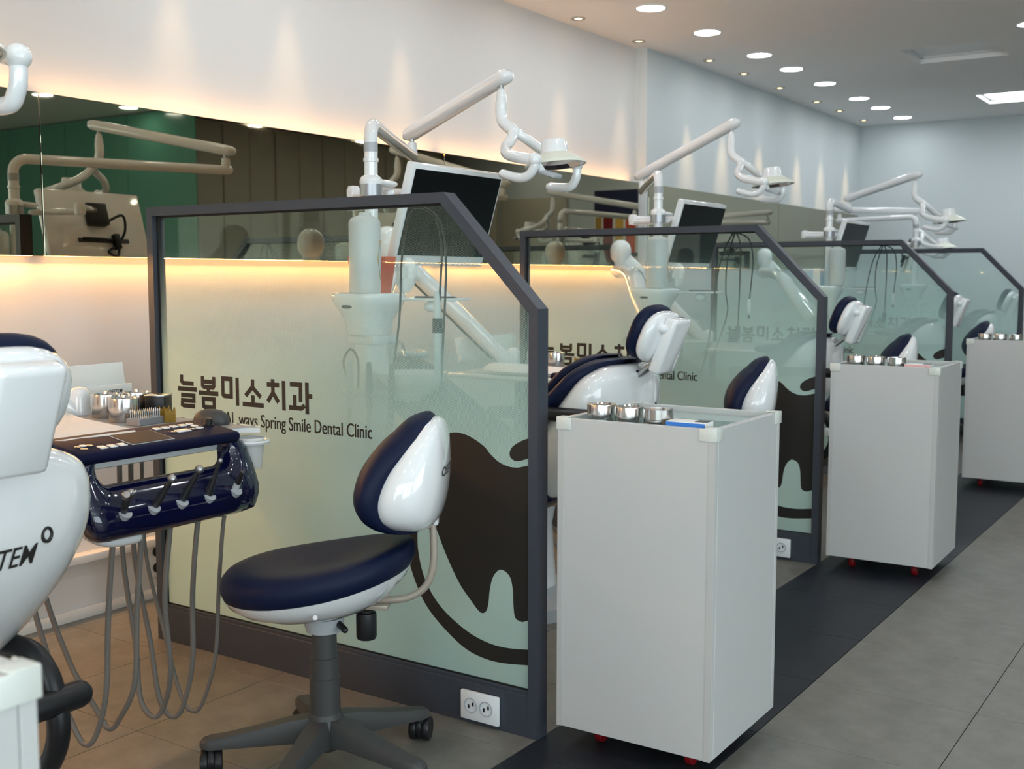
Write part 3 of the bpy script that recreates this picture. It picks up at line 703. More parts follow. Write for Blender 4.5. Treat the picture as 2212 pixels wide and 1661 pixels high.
    B().lathe([(0.017, 0.405), (0.017, 0.40), (0.0235, 0.398), (0.0245, 0.392), (0.0245, 0.340), (0.022, 0.334), (0.002, 0.333)], (0.105, -0.005, 0), n=24, capt=False).build('tension_knob', M_BLACK, root)
    B().tube([(0.04, -0.02, 0.374), (0.062, -0.045, 0.366)], 0.008, 10, True).build('height_lever', M_BLACK, root)
    return root
ST0 = stool()
SP = [((-1.855, 1.951), 29, 'navy and white stool standing before the glass partition farthest from the end wall'),
      ((-1.905, 4.215), 22, 'navy and white stool behind the cabinet with the blue packet'),
      ((-1.93, 6.45), 20, 'navy and white stool behind the cabinet with the pink packet'),
      ((-1.95, 8.68), 20, 'navy and white stool before the partition closest to the end wall')]
for i, (p, a, lab) in enumerate(SP):
    o = ST0 if i == 0 else copy_tree(ST0); o.location = (p[0], p[1], 0); o.rotation_euler = (0, 0, R_(a)); tag(o, lab, 'stool', 'operator stools')

BAYS = {0: 'fifth bay from the end wall', 1: 'fourth bay from the end wall', 2: 'third bay from the end wall', 3: 'second bay from the end wall', 4: 'bay against the end wall'}

# ------------------------------------------------------------------ dental chairs (head towards +x)
LV = [(0.908, 0.335, 0.365, 0.415, 0.05), (0.903, 0.305, 0.335, 0.428, 0.125), (0.888, 0.28, 0.315, 0.436, 0.180), (0.86, 0.24, 0.285, 0.443, 0.232), (0.81, 0.19, 0.24, 0.450, 0.256), (0.75, 0.135, 0.185, 0.450, 0.262), (0.68, 0.075, 0.125, 0.435, 0.246), (0.61, 0.015, 0.065, 0.40, 0.218), (0.54, -0.04, 0.005, 0.345, 0.18), (0.47, -0.08, -0.045, 0.265, 0.135), (0.425, -0.07, -0.05, 0.17, 0.085), (0.412, -0.02, -0.01, 0.09, 0.04)]
_a = spline([(q[0], q[1], q[2]) for q in LV], 3); _b = spline([(q[3], q[4], 0) for q in LV], 3)
LV = [(p.x, p.y, p.z, q.x, max(0.03, q.y)) for p, q in zip(_a, _b)]
def chair():
    root = empty('dental_chair', (0, 0, 0))
    shell = B().loft([sring((s_+r)/2, 0, z, (r-s_)/2, w, 0.86, 40) for z, f, s_, r, w in reversed(LV)]).build('back_shell', M_WHITE, root, smooth=80)
    vs, fs, _ = text_fit('OSSTEM', 0.150, shear=0.32, offset=0.006); vs, fs = refine([Vector((v.x, v.y*0.05, 0)) for v in vs], fs, 0.012)
    out = []
    for v in vs:
        y_ = v.x-0.056; zz = 0.708+v.y
        # surface of the shell at this height
        for i in range(len(LV)-1):
            z1, _, s1, r1, w1 = LV[i]; z0, _, s0_, r0, w0 = LV[i+1]
            if z0 <= zz <= z1:
                t = (zz-z0)/(z1-z0); s_ = s0_+(s1-s0_)*t; r = r0+(r1-r0)*t; w = w0+(w1-w0)*t; break
        tt = min(0.999, abs(y_)/w); out.append(((s_+r)/2+(r-s_)/2*(1-tt**(2/0.86))**(0.86/2)+0.0022, y_, zz))
    B().add(out, fs).build('lettering', M_INK, shell, smooth=0, fix=False)
    # small ring mark after the lettering
    b = B(); yb, zb = 0.114, 0.752
    pts = [(0.0, yb+0.010*math.cos(a), zb+0.012*math.sin(a)) for a in [2*math.pi*k/16 for k in range(16)]]
    s_, r, w = 0.187, 0.450, 0.262
    pts = [((s_+r)/2+(r-s_)/2*(1-(abs(p[1])/w)**(2/0.86))**(0.86/2), p[1], p[2]) for p in pts]
    b.tube(pts, 0.0034, 6, closed=True).build('ring_mark', M_INK, shell)
    B().box((0.405, 0, 0.880), (0.055, 0.05, 0.045), bev=0.004, rot=ry(35)).build('strut_slot', M_BLACK, shell)
    # pads
    B().loft([sring((f+s_+0.07)/2, 0, z+0.018*min(1, max(0, (z-0.84)/0.05)), (s_+0.07-f)/2, w+0.004, 0.8, 40) for z, f, s_, r, w in reversed(LV[:-3])]).build('back_pad', M_NAVYL, root, smooth=80)
    B().loft([sring((f-0.045+s_)/2, 0, z+0.028, (s_-f+0.045)/2, w*0.66, 0.8, 36) for z, f, s_, r, w in reversed(LV[:-8])]).build('centre_cushion', M_NAVYL, root, smooth=80)
    # headrest
    A = Matrix.Rotation(R_(22), 3, 'Y')
    hc = Vector((0.492, 0, 1.010))
    hp = B().ball(hc+A @ Vector((-0.020, 0, 0)), (0.034, 0.122, 0.095), 0.75, A, 32, 14).build('headrest', M_NAVYL, root, smooth=80)
    hs = B().ball(hc+A @ Vector((0.018, 0, -0.002)), (0.034, 0.119, 0.091), 0.78, A, 32, 14).build('headrest_shell', M_WHITE, hp, smooth=80)
    B().box(Vector((0.549, 0, 0.972)), (0.044, 0.124, 0.195), bev=0.014, seg=3, rot=Matrix.Rotation(R_(21), 3, 'Y')).build('headrest_box', M_WHITE, hp)
    B().tube([(0.556, -0.064, 1.030), (0.556, 0.064, 1.030)], 0.016, 16, True).build('hinge', M_WHITE, hp)
    B().box((0.455, 0, 0.882), (0.016, 0.035, 0.12), bev=0.003, rot=ry(52)).build('strut', M_STEELB, root)
    # seat and leg rest rising towards the feet
    def slab(path, wid, th, dz):
        rings = []
        for (x, z), w in zip(path, wid):
            i = path.index((x, z)); a = path[max(0, i-1)]; c = path[min(len(path)-1, i+1)]
            t = Vector((c[0]-a[0], 0, c[1]-a[1])).normalized(); n_ = Vector((-t.z, 0, t.x)); n_ = n_ if n_.z > 0 else -n_
            rg_ = []
            for j in range(24):
                an = 2*math.pi*j/24; cy_ = math.copysign(abs(math.cos(an))**0.5, math.cos(an))*w; cn = math.copysign(abs(math.sin(an))**0.7, math.sin(an))*th*(w/0.23)**0.5
                rg_.append(Vector((x, cy_, z+dz))+n_*cn)
            rings.append(rg_)
        return rings
    path = [(0.06, 0.485), (0.03, 0.49), (-0.10, 0.505), (-0.22, 0.555), (-0.36, 0.63), (-0.50, 0.725), (-0.60, 0.80), (-0.655, 0.835), (-0.675, 0.845)]
    B().loft(slab(path, [0.12, 0.21, 0.235, 0.235, 0.225, 0.21, 0.195, 0.165, 0.09], 0.038, 0.03)).build('seat', M_NAVYL, root, smooth=80)
    B().loft(slab(path, [0.11, 0.20, 0.225, 0.225, 0.215, 0.2, 0.185, 0.155, 0.085], 0.040, -0.025)).build('seat_shell', M_WHITE, root, smooth=80)
    B().tube(spline([(-0.60, 0.10, 0.815), (-0.63, 0.09, 0.87), (-0.57, 0.07, 0.905), (-0.50, 0.03, 0.90), (-0.50, -0.03, 0.90), (-0.57, -0.07, 0.905), (-0.63, -0.09, 0.87), (-0.60, -0.10, 0.815)], 5), 0.012, 10).build('foot_bar', M_LGREY, root, smooth=60)
    # hinge block and pedestal
    B().tube([(0.06, -0.19, 0.445), (0.06, 0.19, 0.445)], 0.075, 24, True).build('hinge_block', M_NAVYP, root, smooth=60)
    B().loft([sring(-0.14, 0, z, hx, hy, 0.55, 32) for z, hx, hy in [(0.06, 0.20, 0.16), (0.10, 0.20, 0.155), (0.30, 0.19, 0.14), (0.41, 0.21, 0.16), (0.45, 0.22, 0.17)]]).build('pedestal', M_WHITE, root, smooth=60)
    B().loft([sring(-0.20, 0, z, hx, hy, 0.5, 32) for z, hx, hy in [(0.0, 0.40, 0.24), (0.045, 0.40, 0.24), (0.065, 0.36, 0.21)]]).build('base_plate', M_LGREY, root, smooth=40)
    # arm rests
    ar = B().tube([(0.02, -0.262, 0.742), (0.20, -0.262, 0.748), (0.53, -0.262, 0.752)], [0.026, 0.029, 0.026], 16, True, flat=(0.85, 1.15)).build('armrest', M_BLACK, root, smooth=60)
    B().tube(spline([(0.03, -0.262, 0.74), (0.0, -0.262, 0.62), (0.02, -0.25, 0.50), (0.05, -0.19, 0.46)], 6), 0.020, 14).build('armrest_support', M_BLACK, ar, smooth=60)
    ar = B().tube(spline([(0.10, 0.08, 0.470), (0.22, 0.128, 0.510), (0.31, 0.150, 0.512), (0.355, 0.158, 0.478), (0.375, 0.160, 0.435), (0.385, 0.160, 0.38), (0.372, 0.160, 0.33), (0.335, 0.160, 0.285), (0.27, 0.158, 0.265), (0.2, 0.15, 0.26)], 6), 0.021, 16, True).build('armrest', M_BLACK, root, smooth=60)
    B().tube([(0.382, 0.088, 0.425), (0.382, 0.205, 0.425)], 0.026, 20, True).build('armrest_pivot', M_BLACK, ar, smooth=60)
    B().lathe([(0.024, 0), (0.022, 0.008), (0.002, 0.012)], (0.382, 0.064, 0.425), rot=rx(90), n=20).build('pivot_cap', M_WHITE, ar)
    return root
CH0 = chair()
CP = {0: (-2.185, 1.035), 1: (-2.2, 3.400), 2: (-2.2, 5.470), 3: (-2.22, 7.72), 4: (-2.3, 10.0)}
CLAB = {0: 'navy and white dental chair with large lettering on its back, farthest from the end wall', 1: 'navy and white dental chair behind the cabinet with the blue packet',
        2: 'navy and white dental chair behind the cabinet with the pink packet', 3: 'navy and white dental chair between the two partitions closest to the end wall', 4: 'navy and white dental chair in the bay against the end wall'}
for i, p in CP.items():
    o = CH0 if i == 0 else copy_tree(CH0); o.location = (p[0], p[1], 0); tag(o, CLAB[i], 'dental chair', 'dental chairs in the bays')

# ------------------------------------------------------------------ cuspidor columns
POST = {0: (-2.30, 0.40), 1: (-2.395, 2.764), 2: (-2.42, 4.84), 3: (-2.36, 7.14), 4: (-2.40, 9.40)}
def cuspidor():
    root = empty('cuspidor_column', (0, 0, 0))
    B().loft([sring(0, 0, z, hx, hy, 0.6, 32) for z, hx, hy in [(0.0, 0.13, 0.12), (0.05, 0.13, 0.12), (0.08, 0.10, 0.10), (0.30, 0.085, 0.09), (0.60, 0.060, 0.07), (0.985, 0.043, 0.06)]]).build('column', M_WHITE2, root, smooth=50)
    B().loft([sring(-0.005, -0.01, z, hx, hy, 0.72, 36) for z, hx, hy in [(1.012, 0.060, 0.062), (1.018, 0.064, 0.066), (1.055, 0.066, 0.072), (1.085, 0.082, 0.085), (1.115, 0.102, 0.102), (1.138, 0.109, 0.108), (1.146, 0.106, 0.105), (1.148, 0.095, 0.095), (1.143, 0.088, 0.088)]]).build('top_basin', M_WHITE, root, smooth=60)
    B().ball((-0.015, -0.105, 1.105), (0.022, 0.006, 0.006), 0.8).build('sensor_slot', M_BLACK, root, smooth=80)
    B().box((0, 0, 0.999), (0.105, 0.12, 0.03), bev=0.006).build('neck', M_WHITE2, root)
    # bowl with water spout on the aisle side
    B().lathe([(0.03, 0.82), (0.07, 0.835), (0.105, 0.875), (0.115, 0.90), (0.108, 0.90), (0.07, 0.855), (0.002, 0.845)], (0.16, 0.0, 0), n=32, capt=False).build('rinse_bowl', M_WHITE, root, smooth=60)
    B().tube(spline([(0.045, 0.03, 0.90), (0.06, 0.03, 0.97), (0.10, 0.02, 0.99), (0.125, 0.01, 0.95)], 6), 0.006, 10).build('spout', M_STEEL, root)
    # assistant holder with suction handles
    B().box((0.13, -0.12, 0.835), (0.30, 0.035, 0.022), bev=0.008).build('holder_bar', M_LGREY, root)
    for k, x in enumerate((0.02, 0.10, 0.19)):
        h = B().tube([(x, -0.135, 0.80), (x, -0.135, 0.86), (x, -0.135, 0.93)], [0.011, 0.012, 0.008], 12, True).build('suction_handle', M_DGREY if k else M_LGREY, root)
        B().tube(spline([(x, -0.135, 0.80), (x-0.005, -0.15, 0.55), (x-0.01, -0.13, 0.30), (x-0.02, -0.06, 0.24), (x-0.03, 0.0, 0.30)], 7), 0.007, 8).build('hose', M_HOSE, h)
    B().tube(spline([(0.02, -0.13, 0.86), (0.0, -0.14, 0.93), (0.03, -0.14, 0.975), (0.06, -0.14, 0.94), (0.05, -0.13, 0.85)], 6), 0.004, 8).build('air_line', M_BLACK, root)
    # small swing tray
    B().box((0.185, 0.085, 1.128), (0.20, 0.12, 0.010), bev=0.004).build('swing_tray', M_WHITE, root)
    B().ball((0.19, 0.07, 1.105), (0.028, 0.028, 0.018)).build('tray_knob', M_WHITE, root, smooth=80)
    B().box((0.215, 0.05, 1.1355), (0.13, 0.045, 0.005), bev=0.002).build('dark_mat', M_DSTEEL, root)
    return root
CU0 = cuspidor()
for i, p in POST.items():
    o = CU0 if i == 0 else copy_tree(CU0); o.location = (p[0], p[1], 0); tag(o, 'white cuspidor column with basin top in the ' + BAYS[i], 'cuspidor', 'cuspidor columns')

# ------------------------------------------------------------------ operating lamps
def lamp(post, pin, drop, zp=1.683, dz=0.0, yaw=0, label=''):
    """post, pin, drop in world xy; all parts local to the pole foot on the basin"""
    root = empty('operating_lamp', (post[0], post[1], 1.146)); z0 = 1.146
    def Lc(x, y, z): return Vector((x-post[0], y-post[1], z-z0))
    d = Vector((pin[0]-post[0], pin[1]-post[1], 0)); dn = d.normalized()
    p0 = Lc(post[0], post[1], 0)
    bend = [Vector((0, 0, 0.0)), Vector((0, 0, 1.62-z0))]
    rb = 0.055
    for k in range(0, 8):
        a = math.pi/2*k/7; bend.append(dn*(rb*(1-math.cos(a)))+Vector((0, 0, zp-rb-z0+rb*math.sin(a))))
    end = Vector((d.x, d.y, zp-z0-0.012))
    B().tube(bend[:2]+bend[2:]+[end+dn*0.012], 0.0215, 18, True).build('pole', M_WHITE, root, smooth=60)
    B().lathe([(0.0215, 0), (0.0245, 0.002), (0.0245, 0.012), (0.0215, 0.014)], (0, 0, 1.560-z0), n=24).build('collar', M_WHITE, root)
    B().lathe([(0.0222, 0), (0.0222, 0.030)], (0, 0, 1.592-z0), n=24).build('marking_band', M_LGREY, root)
    B().tube([end+Vector((0, 0, 0.0)), end+Vector((0, 0, 0.052))], [0.021, 0.018], 16).build('pivot_post', M_WHITE, root)
    B().tube([end+Vector((0, 0, 0.050)), end+Vector((0, 0, 0.075))], 0.009, 12).build('pivot_pin', M_STEELB, root)
    # flat spring arm
    q0 = end+Vector((0, 0, 0.088)); q1 = Lc(drop[0], drop[1], 1.882+dz)
    a = (q1-q0).normalized(); s0_ = q0-a*0.045; s1 = q1+a*0.05
    side = a.cross(Vector((0, 0, 1))).normalized(); upv = side.cross(a).normalized(); rings = []
    n = 14
    for t, k in [(-0.004, 0.25), (0.004, 0.7), (0.02, 0.95), (0.035, 1.0)]:
        rings.append((s0_+a*t, k))
    rings += [(s1-a*(0.04-t), k) for t, k in [(0.0, 1.0), (0.018, 0.95), (0.034, 0.7), (0.042, 0.25)]]
    R = []
    for c, k in rings:
        rg_ = []
        for j in range(20):
            an = 2*math.pi*j/20; u = math.copysign(abs(math.cos(an))**0.6, math.cos(an))*0.031*k; v = math.copysign(abs(math.sin(an))**0.75, math.sin(an))*0.024*k
            rg_.append(c+side*u+upv*v)
        R.append(rg_)
    B().loft(R).build('spring_arm', M_WHITE, root, smooth=50)
    # drop tube with elbow
    zt = 1.846+dz-z0; dp = Lc(drop[0], drop[1], z0); dp.z = 0
    B().tube([dp+Vector((0, 0, zt+0.02)), dp+Vector((0, 0, zt-0.012))], 0.0085, 12).build('drop_pin', M_STEELB, root)
    RZ = rz(yaw)
    def H(x, y, z): return dp+Vector((0, 0, zt-0.246))+RZ @ Vector((x+0.22, y, z))   # relative to the head centre
    B().tube(spline([H(-0.22, 0, 0.236), H(-0.22, 0, 0.20), H(-0.221, 0, 0.165), H(-0.212, 0, 0.135), H(-0.185, 0, 0.112), H(-0.165, 0, 0.098)], 6), [0.015]*3+[0.0185]*3+[0.0205]*25, 16, True).build('drop_tube', M_WHITE, root, smooth=60)
    # fork
    fk = B()
    fk.tube(spline([H(-0.17, 0, 0.100), H(-0.160, -0.025, 0.070), H(-0.150, -0.075, 0.035), H(-0.105, -0.128, 0.005), H(-0.04, -0.148, -0.012), H(0.012, -0.145, -0.020)], 6), 0.0185, 16, True)
    fk.tube(spline([H(-0.17, 0, 0.100), H(-0.145, 0.030, 0.080), H(-0.125, 0.085, 0.050), H(-0.085, 0.130, 0.015), H(-0.04, 0.148, -0.002), H(0.0, 0.145, -0.010)], 6), 0.0170, 16, True)
    fk.build('yoke', M_WHITE, root, smooth=60)
    c = H(0, 0, 0)
    tilt = Matrix.Rotation(R_(-6), 3, 'Y'); tilt = RZ @ tilt
    hd = B().lathe([(0.030, 0.060), (0.040, 0.058), (0.043, 0.052), (0.047, 0.020), (0.050, 0.012)], c, n=36, rot=tilt, capb=True, capt=False).build('lamp_head', M_WHITE, root, smooth=50)
    B().lathe([(0.050, 0.014), (0.062, 0.006), (0.085, -0.008), (0.103, -0.022), (0.104, -0.027), (0.098, -0.027)], c, n=40, rot=tilt, capb=False, capt=False).build('shade_rim', M_CREAM, hd, smooth=50)
    B().lathe([(0.099, -0.026), (0.08, -0.014), (0.05, -0.006), (0.002, -0.004)], c, n=12, rot=tilt, capb=False).build('reflector', M_STEEL, hd, smooth=0)
    for P_, sgn in ((H(0.012, -0.145, -0.020), 1), (H(0.0, 0.145, -0.010), -1)):
        b = B()
        L_ = RZ @ Vector((-1, 0, 0))
        if sgn > 0: pts = [P_, P_+Vector((0, 0, -0.020))+L_*0.0, P_+Vector((0, 0, -0.048))+L_*0.022, P_+Vector((0, 0, -0.056))+L_*0.06, P_+Vector((0, 0, -0.040))+L_*0.125]
        else: pts = [P_, P_+Vector((0, 0, -0.03)), P_+Vector((0, 0, -0.058))+L_*0.008, P_+Vector((0, 0, -0.078))+L_*0.032, P_+Vector((0, 0, -0.074))+L_*0.11]
        b.tube(spline(pts, 6), 0.0155, 14, True); b.ball(P_, (0.023, 0.023, 0.023))
        b.build('handle', M_WHITE, hd, smooth=70)
    pl = B(); pl.box(H(0.035, -0.100, -0.062), (0.085, 0.05, 0.016), bev=0.006, rot=RZ @ ry(18)); pl.build('sensor_plate', M_LGREY, hd)
    B().tube([H(0.012, -0.145, -0.020), H(0.02, -0.112, -0.055)], 0.012, 12, True).build('plate_arm', M_WHITE, hd)
    return tag(root, label, 'lamp', 'operating lamps on poles')
lamp(POST[1], (-2.832, 3.515), (-2.252, 3.287), label='white operating lamp on a bent pole in the ' + BAYS[1])
lamp(POST[2], (-2.90, 5.60), (-2.284, 5.370), dz=0.075, label='white operating lamp on a bent pole in the ' + BAYS[2])
lamp(POST[3], (-2.51, 8.02), (-1.97, 7.66), dz=-0.02, label='white operating lamp on a bent pole in the ' + BAYS[3])
lamp(POST[4], (-3.03, 9.42), (-2.43, 9.50), dz=-0.145, label='white operating lamp with arm folded towards the mirror, bay against the end wall')
lamp(POST[0], (-2.60, 1.16), (-2.01, 1.015), dz=-0.02, label='white operating lamp whose head shows beside the mirror, fifth bay from the end wall')

# ------------------------------------------------------------------ monitors
def monitor():
    root = empty('monitor', (0, 0, 0))      # origin at the pole foot level z=0, local to the pole
    B().lathe([(0.0235, 1.455), (0.036, 1.455), (0.036, 1.492), (0.0235, 1.492)], n=28).build('clamp_sleeve', M_ALU, root)
    B().lathe([(0.037, 1.491), (0.037, 1.502), (0.033, 1.512), (0.0235, 1.519)], n=28).build('clamp_cap', M_WHITE, root)
    B().tube([(0.0, 0.02, 1.499), (0.006, 0.085, 1.497)], 0.022, 18, True, flat=(0.55, 1.3)).build('clamp_lug', M_WHITE, root, smooth=60)
    B().tube([(0.006, 0.085, 1.468), (-0.215, 0.157, 1.468)], 0.016, 14, True, flat=(0.9, 1.1)).build('swing_bar', M_WHITE, root, smooth=60)
    B().lathe([(0.022, 1.455), (0.024, 1.48), (0.024, 1.492), (0.018, 1.505), (0.002, 1.508)], (-0.215, 0.157, 0), n=24).build('elbow_cap', M_WHITE, root)
    B().tube([(-0.215, 0.157, 1.487), (-0.06, 0.33, 1.487)], 0.017, 14, True, flat=(0.8, 1.2)).build('swing_bar', M_WHITE, root, smooth=60)
    c = Vector((0.018, 0.388, 1.402)); A = ry(16.5)
    def at(x, y, z): return c+A @ Vector((x, y, z))
    B().box(at(-0.012, 0, 0), (0.034, 0.512, 0.345), bev=0.007, rot=A).build('housing', M_WHITE, root)
    B().box(at(0.0065, 0, 0.010), (0.0012, 0.488, 0.290), rot=A).build('screen', M_SCREEN, root, smooth=0)
    B().box(at(0.0058, 0.0, -0.160), (0.0012, 0.030, 0.006), rot=A).build('badge', M_DGREY, root, smooth=0)
    B().box(at(-0.04, 0, 0.06), (0.04, 0.10, 0.10), bev=0.006, rot=A).build('mount_plate', M_BLACK, root)
    B().box(at(-0.031, 0.02, -0.055), (0.006, 0.26, 0.02), bev=0.002, rot=A).build('port_recess', M_DGREY, root)
    B().tube(spline([at(-0.045, 0.05, 0.03), at(-0.075, 0.11, 0.05), at(-0.07, 0.11, -0.02), at(-0.05, 0.07, -0.08), at(-0.045, 0.02, -0.11), at(-0.05, 0.06, -0.13), at(-0.04, 0.09, -0.07)], 6), 0.006, 8).build('cable', M_BLACK, root)
    B().box(at(-0.05, 0.07, -0.065), (0.03, 0.03, 0.07), bev=0.006, rot=A).build('plug', M_BLACK, root)
    B().tube(spline([at(-0.04, -0.09, -0.05), at(-0.045, 0.0, -0.052), at(-0.045, 0.06, -0.06)], 5), 0.006, 8).build('cable', M_BLACK, root)
    return root
MO0 = monitor()
for i in (1, 2, 3):
    o = MO0 if i == 1 else copy_tree(MO0); o.location = (POST[i][0], POST[i][1], 0)
    tag(o, 'white framed black monitor on a pole in the ' + BAYS[i], 'monitor', 'tilted monitors on poles')
# the bay against the end wall turns its screen away
o = copy_tree(MO0); o.location = (POST[4][0], POST[4][1], 0); o.rotation_euler = (0, 0, R_(20)); tag(o, 'white framed monitor on the pole in the ' + BAYS[4], 'monitor', 'tilted monitors on poles')

# ------------------------------------------------------------------ things on the basins
def bottle():
    root = empty('large_bottle', (0, 0, 0))
    B().lathe([(0.043, 0), (0.049, 0.004), (0.050, 0.02), (0.0498, 0.218), (0.0475, 0.228), (0.040, 0.236), (0.020, 0.243), (0.018, 0.252), (0.012, 0.253)], n=40).build('body', M_BOTTLE, root, smooth=50)
    lab = B(); a0, a1 = R_(4), R_(64)
    # hexagonal label wrapped on the side
    def wrap(a, z): return (0.0506*math.cos(a), 0.0506*math.sin(a), z)
    poly = [(a0, 0.108), (a0+0.30, 0.165), (a1-0.2, 0.165), (a1, 0.108), (a1-0.2, 0.045), (a0+0.30, 0.045)]
    mid = [(0.5*(a0+a1), 0.108)]
    vs = [wrap(*p) for p in poly]+[wrap(*mid[0])]
    lb = lab.add(vs, [(i, (i+1) % 6, 6) for i in range(6)]).build('label', M_LBLUE, root, smooth=0, fix=False)
    b = B()
    for i in range(6):
        p, q = Vector(wrap(*poly[i])), Vector(wrap(*poly[(i+1) % 6])); b.tube([p, q], 0.0013, 6)
    b.build('label_border', M_GOLD, lb, smooth=0)
    return root
BO0 = bottle()
for i in (1, 2, 3):
    o = BO0 if i == 1 else copy_tree(BO0); q = POST[i]
    off = [0, (0.030, -0.068), (0.034, -0.068), (0.072, -0.045)][i]
    o.location = (q[0]+off[0], q[1]+off[1], 1.146); tag(o, 'tall milky bottle with gold edged label in the ' + BAYS[i], 'bottle', 'milky bottles')
b = empty('paper_box', (-2.452, 2.828, 1.146)); tag(b, 'orange red open paper box behind the milky bottle', 'box')
bb = B(); z0_, z1_, w0, w1 = 0.0, 0.118, 0.066, 0.082
def quadbox(w, d, z): return [(-w, -d, z), (w, -d, z), (w, d, z), (-w, d, z)]
bb.add(quadbox(w0, 0.018, z0_)+quadbox(w1, 0.026, z1_)+quadbox(w1-0.003, 0.023, z1_)+quadbox(w0-0.003, 0.016, z0_+0.003),
       [(3, 2, 1, 0)]+[(i, (i+1) % 4, 4+(i+1) % 4, 4+i) for i in range(4)]+[(4+i, 4+(i+1) % 4, 8+(i+1) % 4, 8+i) for i in range(4)]+[(8+i, 8+(i+1) % 4, 12+(i+1) % 4, 12+i) for i in range(4)]+[(12, 13, 14, 15)]).build('carton', M_ORANGE, b, smooth=0)
for k in range(4):
    B().box((-0.055+0.006*k, -0.0215, 0.03+0.015*k), (0.004, 0.002, 0.012)).build('print_mark', M_PAPER if k % 2 else M_BLACK, b, smooth=0)
def tissue(loc, s, lab):
    t_ = empty('tissue', loc); tag(t_, lab, 'tissue')
    bb = B(); bb.ball((0, 0, 0.05*s), (0.030*s, 0.022*s, 0.05*s), 1.0, None, 14, 9)
    for i, v in enumerate(bb.v):
        k = 1+0.22*math.sin(11*v[2]/s*8+5*math.atan2(v[1], v[0])); bb.v[i] = (v[0]*k+0.10*v[2], v[1]*k, v[2])
    bb.build('crumpled_sheet', M_PAPER, t_, smooth=30)
tissue((-2.300, 2.815, 1.146), 1.15, 'crumpled white tissue on the basin beside the orange red box')
tissue((-2.335, 4.86, 1.146), 1.2, 'crumpled white tissue on the basin in the third bay from the end wall')
b = empty('tissue_carton', (-2.445, 7.105, 1.146)); tag(b, 'pale blue carton on the basin in the second bay from the end wall', 'box')
B().box((0, 0, 0.055), (0.115, 0.075, 0.11), bev=0.001, seg=1).build('carton', M_LBLUE, b, smooth=0); B().box((0.035, -0.0383, 0.055), (0.045, 0.001, 0.11)).build('printed_side', M_PAPER, b, smooth=0)
b = empty('spiral_pad', (-2.490, 4.88, 1.146)); tag(b, 'white spiral bound pad standing behind the milky bottle', 'pad')
B().box((0.03, 0, 0.065), (0.075, 0.012, 0.13)).build('pages', M_PAPER, b, smooth=0)
for k in range(12): B().tube([(-0.012, 0.012*math.cos(a), 0.008+k*0.0105+0.0*a) if False else (-0.010+0.004*math.cos(a), 0.008*math.sin(a), 0.008+k*0.0105) for a in [2*math.pi*j/8 for j in range(8)]], 0.0012, 5, closed=True).build('wire_loop', M_DSTEEL, b)

# ------------------------------------------------------------------ instrument tables (built at the fifth bay, local to TO)
TO = Vector((-2.45, 1.80, 0))
def T(x, y, z): return Vector((x, y, z))-TO
def fmap(y, t):      # front face of the navy head: t 0 (bottom) .. 1 (top)
    pts = [(-2.150, 0.598), (-2.112, 0.618), (-2.112, 0.665), (-2.135, 0.715), (-2.155, 0.755), (-2.162, 0.785), (-2.172, 0.803)]
    k = t*(len(pts)-1); i = min(int(k), len(pts)-2); f = k-i
    return pts[i][0]+(pts[i+1][0]-pts[i][0])*f, pts[i][1]+(pts[i+1][1]-pts[i][1])*f
def rrect(y0, y1, t0, t1, r, n=6, rt=None):
    out = []
    ry_, rt_ = r, rt or r
    for cx_, cz_, a0 in ((y1-ry_, t1-rt_, 0), (y0+ry_, t1-rt_, 90), (y0+ry_, t0+rt_, 180), (y1-ry_, t0+rt_, 270)):
        for k in range(n+1):
            a = R_(a0+90*k/n); out.append((cx_+ry_*math.cos(a), cz_+rt_*math.sin(a)))
    return out
HPY = [1.590, 1.669, 1.750, 1.834, 1.918]
